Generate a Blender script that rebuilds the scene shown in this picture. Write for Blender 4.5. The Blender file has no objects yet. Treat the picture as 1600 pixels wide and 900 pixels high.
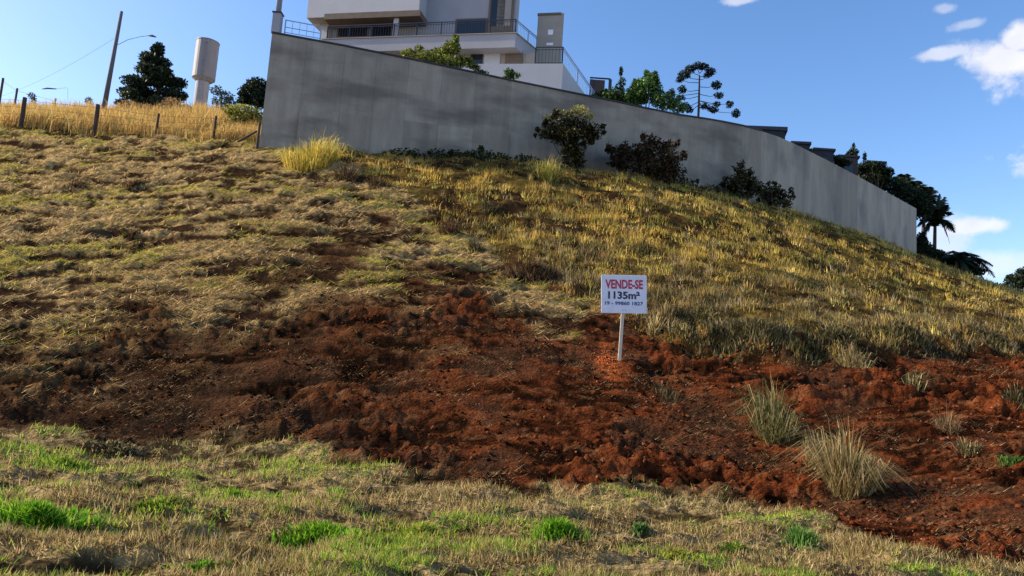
import bpy, bmesh, math, random
import numpy as np
from mathutils import Vector, Matrix

random.seed(7)
rng = np.random.default_rng(11)
C = bpy.context.scene.collection
SC = bpy.context.scene

# ------------------------------------------------------------------ camera
F = 1100.0                       # focal length in pixels of a 1600 wide picture
PITCH, ROLL, EYE = math.radians(6.8), math.radians(3.9), 1.6
fwd = np.array([0, math.cos(PITCH), math.sin(PITCH)])
r0 = np.array([1.0, 0, 0]); u0 = np.array([0, -math.sin(PITCH), math.cos(PITCH)])
RIGHT = r0*math.cos(ROLL) + u0*math.sin(ROLL)
UP = -r0*math.sin(ROLL) + u0*math.cos(ROLL)
cam = bpy.data.objects.new('camera', bpy.data.cameras.new('camera')); C.objects.link(cam)
cam.data.sensor_width = 36; cam.data.lens = 36*F/1600
cam.data.clip_start = 0.05; cam.data.clip_end = 20000
M = Matrix([[RIGHT[0], UP[0], -fwd[0], 0], [RIGHT[1], UP[1], -fwd[1], 0], [RIGHT[2], UP[2], -fwd[2], EYE], [0, 0, 0, 1]])
cam.matrix_world = M
SC.camera = cam

def ray(px, py):
    return fwd + (px-800)/F*RIGHT + (450-py)/F*UP
def at(px, py, d):               # point d metres in front (world y) along the sight line
    r = ray(px, py); r = r/r[1]*d
    return Vector((r[0], d, EYE+r[2]))
def project(x, y, z):
    dx, dy, dz = x, y, z-EYE
    k = dx*fwd[0]+dy*fwd[1]+dz*fwd[2]
    a = dx*RIGHT[0]+dy*RIGHT[1]+dz*RIGHT[2]; b = dx*UP[0]+dy*UP[1]+dz*UP[2]
    k = np.where(k > 0.3, k, 0.3)
    return 800+F*a/k, 450-F*b/k

# ------------------------------------------------------------------ light, sky, exposure
SUN_AZ = math.radians(-83)       # measured from +y towards +x
SUN_EL = math.radians(30)
sd = Vector((math.sin(SUN_AZ)*math.cos(SUN_EL), math.cos(SUN_AZ)*math.cos(SUN_EL), math.sin(SUN_EL)))
sun = bpy.data.objects.new('sun', bpy.data.lights.new('sun', 'SUN')); C.objects.link(sun)
sun.data.energy = 5.0; sun.data.angle = math.radians(0.5); sun.data.color = (1.0, 0.89, 0.70)
sun.rotation_euler = (-sd).to_track_quat('-Z', 'Y').to_euler()
sun.location = (-40, 20, 60)
SC.view_settings.view_transform = 'Standard'; SC.view_settings.look = 'None'
SC.view_settings.gamma = 1.0; SC.view_settings.exposure = 0.75
W = bpy.data.worlds.new('World'); SC.world = W; W.use_nodes = True
wt = W.node_tree; wt.nodes.clear()
def N(t, ty, **kw):
    n = t.nodes.new(ty)
    for k, v in kw.items(): setattr(n, k, v)
    return n
def math_node(t, op, a, b=None, c=None, clamp=False):
    n = N(t, 'ShaderNodeMath', operation=op, use_clamp=clamp)
    for i, v in enumerate((a, b, c)):
        if v is None: continue
        if isinstance(v, (int, float)): n.inputs[i].default_value = v
        else: t.links.new(v, n.inputs[i])
    return n.outputs[0]
sky = N(wt, 'ShaderNodeTexSky', sky_type='NISHITA', sun_disc=False)
sky.sun_elevation = SUN_EL; sky.sun_rotation = SUN_AZ
sky.altitude = 700; sky.air_density = 1.0; sky.dust_density = 1.3; sky.ozone_density = 1.6
hs = N(wt, 'ShaderNodeHueSaturation'); hs.inputs['Saturation'].default_value = 1.24; hs.inputs['Value'].default_value = 1.06
wt.links.new(sky.outputs[0], hs.inputs['Color'])
geo = N(wt, 'ShaderNodeNewGeometry')
inc = N(wt, 'ShaderNodeVectorMath', operation='NORMALIZE'); 
tcw = N(wt, 'ShaderNodeTexCoord')
wt.links.new(tcw.outputs['Generated'], inc.inputs[0])
nz = N(wt, 'ShaderNodeTexNoise'); nz.inputs['Scale'].default_value = 22; nz.inputs['Detail'].default_value = 8; nz.inputs['Roughness'].default_value = 0.62
wt.links.new(inc.outputs[0], nz.inputs['Vector'])
nzf = math_node(wt, 'SUBTRACT', nz.outputs['Fac'], 0.5)
def cloud(px, py, rx, ry, amp, dens, tilt=0.0, flat=0.0):
    c = ray(px, py); c = c/np.linalg.norm(c)
    t1 = np.cross(c, [0, 0, 1]); t1 /= np.linalg.norm(t1); t2 = np.cross(t1, c)
    ct, st = math.cos(tilt), math.sin(tilt)
    t1, t2 = t1*ct+t2*st, -t1*st+t2*ct
    def dot(v):
        n = N(wt, 'ShaderNodeVectorMath', operation='DOT_PRODUCT')
        wt.links.new(inc.outputs[0], n.inputs[0]); n.inputs[1].default_value = tuple(v); return n.outputs['Value']
    a = math_node(wt, 'DIVIDE', dot(t1), rx/F); b = math_node(wt, 'DIVIDE', dot(t2), ry/F)
    front = math_node(wt, 'GREATER_THAN', dot(c), 0.3)
    r = math_node(wt, 'SQRT', math_node(wt, 'ADD', math_node(wt, 'MULTIPLY', a, a), math_node(wt, 'MULTIPLY', b, b)))
    m = math_node(wt, 'ADD', math_node(wt, 'SUBTRACT', 1.0, r), math_node(wt, 'MULTIPLY', nzf, amp))
    mr = N(wt, 'ShaderNodeMapRange', interpolation_type='SMOOTHSTEP'); wt.links.new(m, mr.inputs[0])
    mr.inputs[1].default_value = 0.0; mr.inputs[2].default_value = 0.62; mr.inputs[3].default_value = 0; mr.inputs[4].default_value = dens
    return math_node(wt, 'MULTIPLY', mr.outputs[0], front)
masks = [cloud(1590, 96, 78, 24, 1.5, 0.9, -0.4), cloud(1480, 82, 45, 10, 2.2, 0.6, 0.0), cloud(1592, 62, 24, 24, 1.4, 0.9),
         cloud(1760, 100, 130, 45, 2.0, 0.9), cloud(1475, 14, 16, 9, 2.2, 0.35), cloud(1512, 38, 24, 8, 2.2, 0.35), cloud(1155, 0, 36, 9, 2.2, 0.55),
         cloud(1525, 354, 48, 16, 1.8, 0.8), cloud(1545, 414, 85, 24, 1.5, 0.5), cloud(1475, 375, 42, 40, 1.2, 0.5), cloud(1780, 380, 120, 34, 2.0, 0.7),
         cloud(2100, 150, 260, 70, 2.6, 0.9)]
tot = masks[0]
for m_ in masks[1:]: tot = math_node(wt, 'MAXIMUM', tot, m_)
mixc = N(wt, 'ShaderNodeMix', data_type='RGBA'); wt.links.new(tot, mixc.inputs['Factor'])
vmt = N(wt, 'ShaderNodeVectorMath', operation='MULTIPLY'); wt.links.new(hs.outputs[0], vmt.inputs[0]); vmt.inputs[1].default_value = (1.09, 0.96, 0.97)
wt.links.new(vmt.outputs[0], mixc.inputs['A'])
nz2 = N(wt, 'ShaderNodeTexNoise'); nz2.inputs['Scale'].default_value = 30; nz2.inputs['Detail'].default_value = 4
wt.links.new(inc.outputs[0], nz2.inputs['Vector'])
cr = N(wt, 'ShaderNodeMix', data_type='RGBA'); wt.links.new(nz2.outputs['Fac'], cr.inputs['Factor'])
cr.inputs['A'].default_value = (3.3, 3.3, 3.7, 1); cr.inputs['B'].default_value = (4.9, 4.8, 4.9, 1)
wt.links.new(cr.outputs['Result'], mixc.inputs['B'])
bg = N(wt, 'ShaderNodeBackground'); bg.inputs['Strength'].default_value = 0.15
wt.links.new(mixc.outputs['Result'], bg.inputs['Color'])
wo = N(wt, 'ShaderNodeOutputWorld'); wt.links.new(bg.outputs[0], wo.inputs[0])

# ------------------------------------------------------------------ materials
def material(name, color, rough=0.85, attr=False, var=0.0, scale=3.0, bump=0.0, bscale=20.0, transl=0.0, metal=0.0, stretch=(1, 1, 1), stain=None):
    m = bpy.data.materials.new(name); m.use_nodes = True; t = m.node_tree
    p = t.nodes['Principled BSDF']; out = t.nodes['Material Output']
    p.inputs['Roughness'].default_value = rough; p.inputs['Metallic'].default_value = metal
    p.inputs['Specular IOR Level'].default_value = 0.0 if rough > 0.94 else (0.1 if attr else (0.25 if rough > 0.5 else 0.5))
    tc = N(t, 'ShaderNodeTexCoord')
    mp = N(t, 'ShaderNodeMapping'); mp.inputs['Scale'].default_value = stretch
    t.links.new(tc.outputs['Object'], mp.inputs['Vector'])
    if attr:
        a = N(t, 'ShaderNodeAttribute', attribute_name='tint'); col = a.outputs['Color']
    else:
        rgb = N(t, 'ShaderNodeRGB'); rgb.outputs[0].default_value = (*color, 1); col = rgb.outputs[0]
    if var > 0:
        n1 = N(t, 'ShaderNodeTexNoise'); n1.inputs['Scale'].default_value = scale; n1.inputs['Detail'].default_value = 7; n1.inputs['Roughness'].default_value = 0.65
        t.links.new(mp.outputs[0], n1.inputs['Vector'])
        mr = N(t, 'ShaderNodeMapRange'); t.links.new(n1.outputs['Fac'], mr.inputs[0])
        mr.inputs[1].default_value = 0.25; mr.inputs[2].default_value = 0.75; mr.inputs[3].default_value = 1-var; mr.inputs[4].default_value = 1+var
        mx = N(t, 'ShaderNodeVectorMath', operation='SCALE'); t.links.new(col, mx.inputs[0]); t.links.new(mr.outputs[0], mx.inputs['Scale'])
        col = mx.outputs[0]
    if stain is not None:
        sc_, st_, lo, hi, scol = stain
        mp2 = N(t, 'ShaderNodeMapping'); mp2.inputs['Scale'].default_value = st_
        t.links.new(tc.outputs['Object'], mp2.inputs['Vector'])
        n2 = N(t, 'ShaderNodeTexNoise'); n2.inputs['Scale'].default_value = sc_; n2.inputs['Detail'].default_value = 5
        t.links.new(mp2.outputs[0], n2.inputs['Vector'])
        mr2 = N(t, 'ShaderNodeMapRange'); t.links.new(n2.outputs['Fac'], mr2.inputs[0])
        mr2.inputs[1].default_value = lo; mr2.inputs[2].default_value = hi
        mm = N(t, 'ShaderNodeMix', data_type='RGBA'); t.links.new(mr2.outputs[0], mm.inputs['Factor'])
        t.links.new(col, mm.inputs['A']); mm.inputs['B'].default_value = (*scol, 1); col = mm.outputs['Result']
    t.links.new(col, p.inputs['Base Color'])
    if bump > 0:
        n3 = N(t, 'ShaderNodeTexNoise'); n3.inputs['Scale'].default_value = bscale; n3.inputs['Detail'].default_value = 6
        t.links.new(mp.outputs[0], n3.inputs['Vector'])
        bp = N(t, 'ShaderNodeBump'); bp.inputs['Strength'].default_value = bump; bp.inputs['Distance'].default_value = 0.06
        t.links.new(n3.outputs['Fac'], bp.inputs['Height']); t.links.new(bp.outputs[0], p.inputs['Normal'])
    if transl > 0:
        tr = N(t, 'ShaderNodeBsdfTranslucent'); t.links.new(col, tr.inputs['Color'])
        ms = N(t, 'ShaderNodeMixShader'); ms.inputs[0].default_value = transl
        t.links.new(p.outputs[0], ms.inputs[1]); t.links.new(tr.outputs[0], ms.inputs[2]); t.links.new(ms.outputs[0], out.inputs[0])
    return m
MT = {}
MT['ground'] = material('soil_and_thatch', (0, 0, 0), 0.95, attr=True, var=0.62, scale=15, bump=1.0, bscale=30, stretch=(0.6, 1, 1))
MT['blade'] = material('grass_blade', (0, 0, 0), 0.7, attr=True, transl=0.45)
MT['leaf'] = material('leaf', (0, 0, 0), 0.55, attr=True, transl=0.22)
MT['clod'] = material('earth_clod', (0, 0, 0), 0.95, attr=True, var=0.4, scale=8, bump=0.8, bscale=30)
MT['bark'] = material('bark', (0.09, 0.065, 0.045), 0.9, var=0.4, scale=12, bump=0.6)
MT['palebark'] = material('pale_bark', (0.2, 0.18, 0.15), 0.9, var=0.3, scale=12, bump=0.4)
MT['concrete'] = material('stained_concrete', (0.345, 0.29, 0.225), 0.9, var=0.20, scale=1.1, bump=0.35, bscale=14, stretch=(1.6, 1.6, 0.5),
                          stain=(0.6, (0.45, 0.45, 1.3), 0.47, 0.62, (0.205, 0.168, 0.135)))
MT['concrete2'] = material('lit_stained_concrete', (0.42, 0.345, 0.262), 0.9, var=0.22, scale=0.9, bump=0.35, bscale=14, stretch=(1.6, 1.6, 0.3),
                          stain=(0.6, (1.2, 1.2, 0.6), 0.5, 0.7, (0.25, 0.21, 0.185)))  # paler copy of the concrete: brighter lighting of the right-hand arm painted in
MT['coping'] = material('dark_coping', (0.045, 0.045, 0.055), 0.6, var=0.3, scale=4)
MT['white'] = material('white_render', (0.50, 0.49, 0.50), 0.8, var=0.07, scale=0.8, bump=0.05)
MT['cream'] = material('cream_render', (0.33, 0.29, 0.245), 0.85, var=0.12, scale=0.9)
MT['greywhite'] = material('greyish_render', (0.36, 0.35, 0.37), 0.85, var=0.1, scale=0.7)
MT['brown'] = material('brown_frame', (0.16, 0.12, 0.085), 0.6, var=0.2, scale=3)
MT['glass'] = material('dark_glass', (0.015, 0.018, 0.024), 0.08)
MT['iron'] = material('dark_iron', (0.035, 0.037, 0.05), 0.45, metal=0.3)
MT['bluesteel'] = material('pale_steel', (0.33, 0.40, 0.52), 0.4, metal=0.2)
MT['darkroof'] = material('dark_render', (0.035, 0.036, 0.045), 0.8, var=0.3, scale=1.5)
MT['darkbrown'] = material('dark_brown_render', (0.07, 0.05, 0.045), 0.85, var=0.3, scale=1.5)
MT['post'] = material('weathered_post', (0.075, 0.055, 0.045), 0.9, var=0.4, scale=14, bump=0.5)
MT['tank'] = material('tank_paint', (0.25, 0.24, 0.26), 0.6, var=0.1, scale=2, stain=(1.0, (3, 3, 0.5), 0.55, 0.75, (0.33, 0.32, 0.34)))
MT['utility'] = material('pole_concrete', (0.12, 0.12, 0.13), 0.85, var=0.2, scale=5)
MT['sign'] = material('sign_board', (0.78, 0.76, 0.83), 0.5, var=0.12, scale=5)
MT['red'] = material('sign_red', (0.55, 0.02, 0.05), 0.5)
MT['ink'] = material('sign_ink', (0.03, 0.02, 0.06), 0.5)
MT['blue'] = material('sign_blue', (0.05, 0.06, 0.22), 0.5)
MT['stake'] = material('pale_wood', (0.62, 0.52, 0.40), 0.7, var=0.15, scale=8)
MT['asphalt'] = material('asphalt', (0.05, 0.05, 0.052), 0.9, var=0.2, scale=8, bump=0.4, bscale=60)

for nm_ in ('concrete', 'concrete2'):        # every cast panel has its own shade of grey
    t_ = MT[nm_].node_tree; p_ = t_.nodes['Principled BSDF']; src = p_.inputs['Base Color'].links[0].from_socket
    oi = N(t_, 'ShaderNodeObjectInfo'); mr_ = N(t_, 'ShaderNodeMapRange'); t_.links.new(oi.outputs['Random'], mr_.inputs[0]); mr_.inputs[3].default_value = 0.86; mr_.inputs[4].default_value = 1.12
    tc_ = N(t_, 'ShaderNodeTexCoord'); mp_ = N(t_, 'ShaderNodeMapping'); mp_.inputs['Scale'].default_value = (2.2, 2.2, 0.10); t_.links.new(tc_.outputs['Object'], mp_.inputs[0])
    n_s = N(t_, 'ShaderNodeTexNoise'); n_s.inputs['Scale'].default_value = 1.6; n_s.inputs['Detail'].default_value = 5; t_.links.new(mp_.outputs[0], n_s.inputs[0])
    ms_ = N(t_, 'ShaderNodeMapRange'); t_.links.new(n_s.outputs['Fac'], ms_.inputs[0]); ms_.inputs[1].default_value = 0.35; ms_.inputs[2].default_value = 0.65; ms_.inputs[3].default_value = 0.93; ms_.inputs[4].default_value = 1.04
    k_ = math_node(t_, 'MULTIPLY', mr_.outputs[0], ms_.outputs[0])
    vm_ = N(t_, 'ShaderNodeVectorMath', operation='SCALE'); t_.links.new(src, vm_.inputs[0]); t_.links.new(k_, vm_.inputs['Scale']); t_.links.new(vm_.outputs[0], p_.inputs['Base Color'])

# ------------------------------------------------------------------ mesh helpers
def link_mesh(name, verts, faces, mat, parent=None, tint=None, smooth=False):
    me = bpy.data.meshes.new(name); me.from_pydata([tuple(v) for v in verts], [], [tuple(f) for f in faces])
    if tint is not None:
        a = me.color_attributes.new('tint', 'FLOAT_COLOR', 'POINT')
        c = np.ones((len(verts), 4), np.float32); c[:, :3] = tint; a.data.foreach_set('color', c.ravel())
    if smooth: me.polygons.foreach_set('use_smooth', [True]*len(me.polygons))
    me.materials.append(MT[mat]); me.update()
    o = bpy.data.objects.new(name, me); C.objects.link(o)
    if parent is not None: o.parent = parent
    return o
def fast_mesh(name, V, loops, sizes, mat, parent=None, tint=None, smooth=False):
    me = bpy.data.meshes.new(name)
    me.vertices.add(len(V)); me.vertices.foreach_set('co', np.asarray(V, np.float32).ravel())
    me.loops.add(len(loops)); me.loops.foreach_set('vertex_index', np.asarray(loops, np.int32))
    st = np.concatenate([[0], np.cumsum(sizes)[:-1]]).astype(np.int32)
    me.polygons.add(len(sizes)); me.polygons.foreach_set('loop_start', st); me.polygons.foreach_set('loop_total', np.asarray(sizes, np.int32))
    if smooth: me.polygons.foreach_set('use_smooth', np.ones(len(sizes), bool))
    me.update(calc_edges=True)
    if tint is not None:
        a = me.color_attributes.new('tint', 'FLOAT_COLOR', 'POINT')
        c = np.ones((len(V), 4), np.float32); c[:, :3] = tint; a.data.foreach_set('color', c.ravel())
    me.materials.append(MT[mat])
    o = bpy.data.objects.new(name, me); C.objects.link(o)
    if parent is not None: o.parent = parent
    return o
def tag(o, label=None, cat=None, group=None, kind=None):
    if label: o['label'] = label
    if cat: o['category'] = cat
    if group: o['group'] = group
    if kind: o['kind'] = kind
    return o
def thing(name, label, cat, group=None, loc=(0, 0, 0)):
    o = bpy.data.objects.new(name, None); C.objects.link(o); o.empty_display_size = 0.3
    o.location = loc
    return tag(o, label, cat, group)
def reparent_keep(root):
    bpy.context.view_layer.update()
class MB:
    def __init__(s): s.v = []; s.f = []
    def prism(s, poly, z0, z1):          # plan polygon (list of xy), z may be number or list
        n = len(poly); b = len(s.v)
        zl = z0 if hasattr(z0, '__len__') else [z0]*n; zh = z1 if hasattr(z1, '__len__') else [z1]*n
        s.v += [(p[0], p[1], z) for p, z in zip(poly, zl)] + [(p[0], p[1], z) for p, z in zip(poly, zh)]
        s.f += [tuple(range(b+n-1, b-1, -1)), tuple(range(b+n, b+2*n))]
        for i in range(n):
            j = (i+1) % n; s.f.append((b+i, b+j, b+n+j, b+n+i))
        return s
    def tube(s, pts, radii, n=6, cap=True):
        pts = [Vector(p) for p in pts]; base = len(s.v)
        if not hasattr(radii, '__len__'): radii = [radii]*len(pts)
        for i, p in enumerate(pts):
            t = (pts[min(i+1, len(pts)-1)]-pts[max(i-1, 0)]).normalized()
            a = t.cross(Vector((0, 0, 1))) if abs(t.z) < 0.95 else t.cross(Vector((1, 0, 0)))
            a.normalize(); b = t.cross(a)
            for k in range(n):
                q = p + (a*math.cos(2*math.pi*k/n)+b*math.sin(2*math.pi*k/n))*radii[i]
                s.v.append(tuple(q))
        for i in range(len(pts)-1):
            for k in range(n):
                k2 = (k+1) % n
                s.f.append((base+i*n+k, base+i*n+k2, base+(i+1)*n+k2, base+(i+1)*n+k))
        if cap:
            s.f.append(tuple(base+k for k in range(n-1, -1, -1))); s.f.append(tuple(base+(len(pts)-1)*n+k for k in range(n)))
        return s
    def bar(s, a, b, w, h=None):          # rectangular bar between two points
        h = h or w; a = Vector(a); b = Vector(b); t = (b-a).normalized()
        x = t.cross(Vector((0, 0, 1))) if abs(t.z) < 0.95 else Vector((1, 0, 0)); x.normalize(); y = t.cross(x)
        base = len(s.v)
        for p in (a, b):
            for sx, sy in ((-1, -1), (1, -1), (1, 1), (-1, 1)): s.v.append(tuple(p + x*sx*w/2 + y*sy*h/2))
        s.f += [(base+3, base+2, base+1, base), (base+4, base+5, base+6, base+7)] + [(base+i, base+(i+1) % 4, base+4+(i+1) % 4, base+4+i) for i in range(4)]
        return s
    def build(s, name, mat, parent=None, smooth=False, loc=None, tint=None):
        v = s.v
        if parent is not None:
            L = parent.matrix_world.translation if parent.parent else parent.location
            v = [(a-L[0], b-L[1], c-L[2]) for a, b, c in v]
        o = link_mesh(name, v, s.f, mat, parent, smooth=smooth, tint=tint)
        return o
# every thing's Empty sits at its base and its parts' vertices are stored relative to it

# ------------------------------------------------------------------ noise
_T = np.random.default_rng(5).random((256, 256))
def vnoise(x, y, s=0):
    x = x+s*17.31; y = y+s*9.77
    xi = np.floor(x).astype(int); yi = np.floor(y).astype(int); fx = x-xi; fy = y-yi
    fx = fx*fx*(3-2*fx); fy = fy*fy*(3-2*fy)
    g = lambda a, b: _T[a & 255, b & 255]
    return (g(xi, yi)*(1-fx)+g(xi+1, yi)*fx)*(1-fy)+(g(xi, yi+1)*(1-fx)+g(xi+1, yi+1)*fx)*fy
def fbm(x, y, o=4, s=0, r=0.5, rot=1.1):
    v = 0; a = 1; t = 0
    for i in range(o):
        c, sn = math.cos(i*rot), math.sin(i*rot)
        v = v+a*vnoise((x*c-y*sn)*2**i, (x*sn+y*c)*2**i, s+i); t += a; a *= r
    return v/t
def sstep(a, b, x):
    t = np.clip((x-a)/(b-a), 0, 1); return t*t*(3-2*t)

# ------------------------------------------------------------------ plan of the concrete wall
WA = Vector((at(412, 230, 28).x, 28)); WB = Vector((at(1120, 190, 34.0).x, 34.0)); WC = Vector((at(1432, 405, 47).x, 47))
wall_plan = [WA]
for k in range(1, 9): wall_plan.append(WA.lerp(WB, k/9))
for k in range(0, 7):                              # the wall bends gently at the middle
    t = k/6; a = WA.lerp(WB, 0.93); c = WB.lerp(WC, 0.22)
    wall_plan.append(a*(1-t)**2 + WB*2*t*(1-t) + c*t*t)
for k in range(1, 8): wall_plan.append(WB.lerp(WC, 0.22+0.78*k/7))
def wall_depth(u):
    for a, b in zip(wall_plan[:-1], wall_plan[1:]):
        ua, ub = a.x/a.y, b.x/b.y
        if ua <= u <= ub:
            dx, dy = b.x-a.x, b.y-a.y
            t = (u*a.y-a.x)/(dx-u*dy); return a.y+t*dy
    return wall_plan[0].y if u < wall_plan[0].x/wall_plan[0].y else wall_plan[-1].y
def wall_d_px(px, py):
    r = ray(px, py); return wall_depth(r[0]/r[1])

# ------------------------------------------------------------------ terrain from surveyed points
ctrl = []
def cp(px, py, d): p = at(px, py, d); ctrl.append((p.x, p.y, p.z))
def cz(px, py, z=0.0):
    r = ray(px, py); t = (z-EYE)/r[2]; ctrl.append((r[0]*t, r[1]*t, z))
for px in (-300, 0, 400, 800, 1200, 1600, 1900): cz(px, 1000)
for px, py in ((-250, 850), (0, 850), (400, 850), (800, 860), (1200, 870)): cz(px, py)
for px, py in ((-300, 670), (0, 700), (300, 706), (600, 742), (900, 772), (1200, 800), (1420, 870), (1620, 890)): cz(px, py, 0.03)
for uu in np.linspace(-0.95, 0.35, 8):
    for yy in (6.5, 8.0, 9.2): ctrl.append((uu*yy, yy, 0.01))
for p in ((0, 590, 12.5), (0, 560, 13.3), (0, 450, 16.2), (0, 330, 21.0), (0, 250, 26.3), (0, 198, 30.5),
          (-300, 560, 13.3), (-300, 400, 16.8), (-300, 180, 30.5),
          (200, 570, 13.2), (200, 450, 16.4), (200, 330, 21.4), (200, 213, 30),
          (400, 590, 12.9), (400, 520, 14.6), (400, 400, 18.0), (400, 300, 23), (408, 229, 28),
          (600, 600, 12.8), (600, 500, 15.0), (600, 400, 18.6), (600, 310, 23.5),
          (800, 650, 11.8), (800, 570, 13.5), (800, 450, 17.6), (800, 350, 23),
          (968, 570, 14.0), (1000, 480, 17.0), (1000, 380, 22.5),
          (1200, 700, 11.2), (1200, 600, 13.2), (1200, 530, 15.0), (1200, 430, 21.5),
          (1420, 720, 10.7), (1420, 620, 12.9), (1420, 540, 15.8), (1420, 470, 24.5),
          (1600, 740, 10.0), (1600, 640, 12.6), (1600, 555, 17), (1600, 500, 25), (1600, 466, 38),
          (1800, 720, 10.5), (1800, 600, 16), (1800, 505, 36)): cp(*p)
base_line = [(412, 232), (600, 243), (760, 252), (840, 258), (1000, 282), (1100, 303), (1240, 340), (1340, 374), (1432, 407)]
for px, py in base_line[1:]:
    d = wall_d_px(px, py); cp(px, py, d-0.4)
    p = at(px, py, d); ctrl.append((p.x*(d+9)/d, d+9, p.z+0.2)); 
cp(1520, 436, 44)
for px, a_, b_ in ((-300, 168, 172), (0, 184, 184), (200, 192, 190), (400, 204, 200)): cp(px, a_, 36); cp(px, b_, 46)
ctrl = np.array(ctrl)
def uv_(x, y): return 3.0*x/np.maximum(y, 0.5), 3.2*np.log(np.maximum(y, 0.5))
cu, cv = uv_(ctrl[:, 0], ctrl[:, 1])
def tpsk(r2): return 0.5*r2*np.log(r2+1e-12)
n_ = len(ctrl)
K = tpsk((cu[:, None]-cu)**2+(cv[:, None]-cv)**2) + np.eye(n_)*0.004
A = np.zeros((n_+3, n_+3)); A[:n_, :n_] = K; A[:n_, n_] = A[n_, :n_] = 1; A[:n_, n_+1] = A[n_+1, :n_] = cu; A[:n_, n_+2] = A[n_+2, :n_] = cv
w_ = np.linalg.solve(A, np.concatenate([ctrl[:, 2], np.zeros(3)]))
def base_h(x, y):
    y2 = np.clip(y, 4.6, 52); x2 = x*np.clip(y2, None, 52)/np.maximum(y, 4.6) if False else x/np.maximum(y, 4.6)*y2
    u, v = uv_(x2, y2); u = np.clip(u, -2.9, 2.9)
    out = np.full(u.shape, w_[n_]) + w_[n_+1]*u + w_[n_+2]*v
    for i in range(n_): out = out + w_[i]*tpsk((u-cu[i])**2+(v-cv[i])**2)
    out = np.where(y < 6.2, out*sstep(4.2, 6.2, y), out)
    far = sstep(50, 160, y)
    return out*(1-far) + far*8.0
# zones of the plot, laid out as seen from the kerb
DT = np.array([(-400, 610), (0, 600), (150, 598), (300, 560), (400, 505), (520, 462), (620, 470), (720, 505), (840, 505), (950, 500), (1000, 508), (1100, 530), (1200, 540), (1350, 542), (1450, 528), (1600, 538), (2000, 550)])
DB = np.array([(-400, 665), (0, 672), (250, 690), (450, 686), (600, 735), (760, 752), (900, 768), (1100, 764), (1290, 806), (1400, 862), (1600, 890), (2000, 900)])
TG = np.array([(150, -1000), (225, 418), (255, 535), (300, 625), (350, 695), (400, 770), (440, 880), (480, 960), (520, 1000), (2000, 1000)])   # y -> x
def zones(x, y, z):
    px, py = project(x, y, z)
    n1 = (fbm(x*0.9, y*0.7, 4, 3)-0.5)*2; n2 = (fbm(x*2.3, y*1.7, 4, 8)-0.5)*2
    top = np.interp(px, DT[:, 0], DT[:, 1]); bot = np.interp(px, DB[:, 0], DB[:, 1])
    soft = np.interp(px, [0, 400, 800, 950, 1050, 1600], [190, 215, 150, 38, 24, 26])
    dirt = sstep(-soft, soft*0.25, py-top+n1*soft*0.9+n2*14) * (1-sstep(-12, 14, py-bot+n1*26+n2*14))
    tx = np.interp(py, TG[:, 0], TG[:, 1])
    tall = sstep(-22, 22, px-tx+n1*40+n2*15)*(1-sstep(-8, 10, py-top+n1*16))
    verge = sstep(-12, 14, py-bot+n1*26+n2*14)
    return px, py, dirt, tall, verge
def relief(x, y, z):
    px, py, dirt, tall, verge = zones(x, y, z)
    slope = np.clip(1-dirt-tall-verge, 0, 1)
    m = fbm(x*0.9, y*2.0, 4, 21, 0.55)-0.5
    c = np.abs(fbm(x*1.3, y*2.4, 5, 31, 0.6)-0.5)*2
    f = fbm(x*4, y*10, 3, 41, 0.6, 0.05)-0.5
    f2 = fbm(x*1.2, y*4.2, 5, 43, 0.60, 0.07)-0.5
    rgh = 0.35+1.1*sstep(0.38, 0.62, fbm(x*0.5, y*0.7, 3, 97))
    h = slope*(m*0.36 + f2*0.46*(0.5+0.5*rgh) + f*0.09) + dirt*((0.35-c)*0.10*rgh + m*0.20 + f2*0.42*rgh + f*0.17*rgh) + tall*(m*0.45+f2*0.2) + verge*(m*0.12+f2*0.36+f*0.10)
    tp = np.interp(px, DT[:, 0], DT[:, 1])
    h = h - 0.42*dirt*sstep(960, 1060, px)*np.exp(-np.clip(py-tp, 0, 400)/45) + 0.16*tall*sstep(960, 1060, px)*np.exp(-np.clip(tp-py, 0, 400)/25)
    fade = sstep(4.4, 5.2, y)*(1-sstep(60, 90, y))
    return h*fade, dirt, tall, verge

us = np.concatenate([-np.geomspace(9, 1.07, 22)[:-1], np.linspace(-1.05, 1.05, 1050), np.geomspace(1.07, 9, 22)[1:]])
ys = np.concatenate([np.geomspace(4.2, 52, 560), np.geomspace(53, 4000, 46)])
Ug, Yg = np.meshgrid(us, ys)
Xg = Ug*Yg
Zb = base_h(Xg, Yg)
rel, dirt_g, tall_g, verge_g = relief(Xg, Yg, Zb)
Zg = Zb+rel
# the verge falls away to nothing at its front edge
R_, Cc = Zg.shape
lny = np.log(ys[:560])
def sample(arr, x, y):
    u = np.clip(x/y, -1.049, 1.049); v = np.log(np.clip(y, 4.2, 51.9))
    fi = (u+1.05)/2.10*1049+21; fj = (v-lny[0])/(lny[-1]-lny[0])*559
    i = np.floor(fi).astype(int); j = np.floor(fj).astype(int); a = fi-i; b = fj-j
    j1 = np.minimum(j+1, 559)
    return (arr[j, i]*(1-a)+arr[j, i+1]*a)*(1-b)+(arr[j1, i]*(1-a)+arr[j1, i+1]*a)*b
def ground(x, y): return float(sample(Zg, np.array([x]), np.array([y]))[0])
def on_ground(px, py):              # first point of the terrain on a sight line
    r = ray(px, py); r = r/r[1]; ds = np.geomspace(4.4, 50, 900)
    g = sample(Zg, r[0]*ds, ds); k = np.nonzero(EYE+r[2]*ds <= g)[0]
    d = ds[k[0]] if len(k) else 30.0
    return Vector((r[0]*d, d, ground(r[0]*d, d)))

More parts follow.
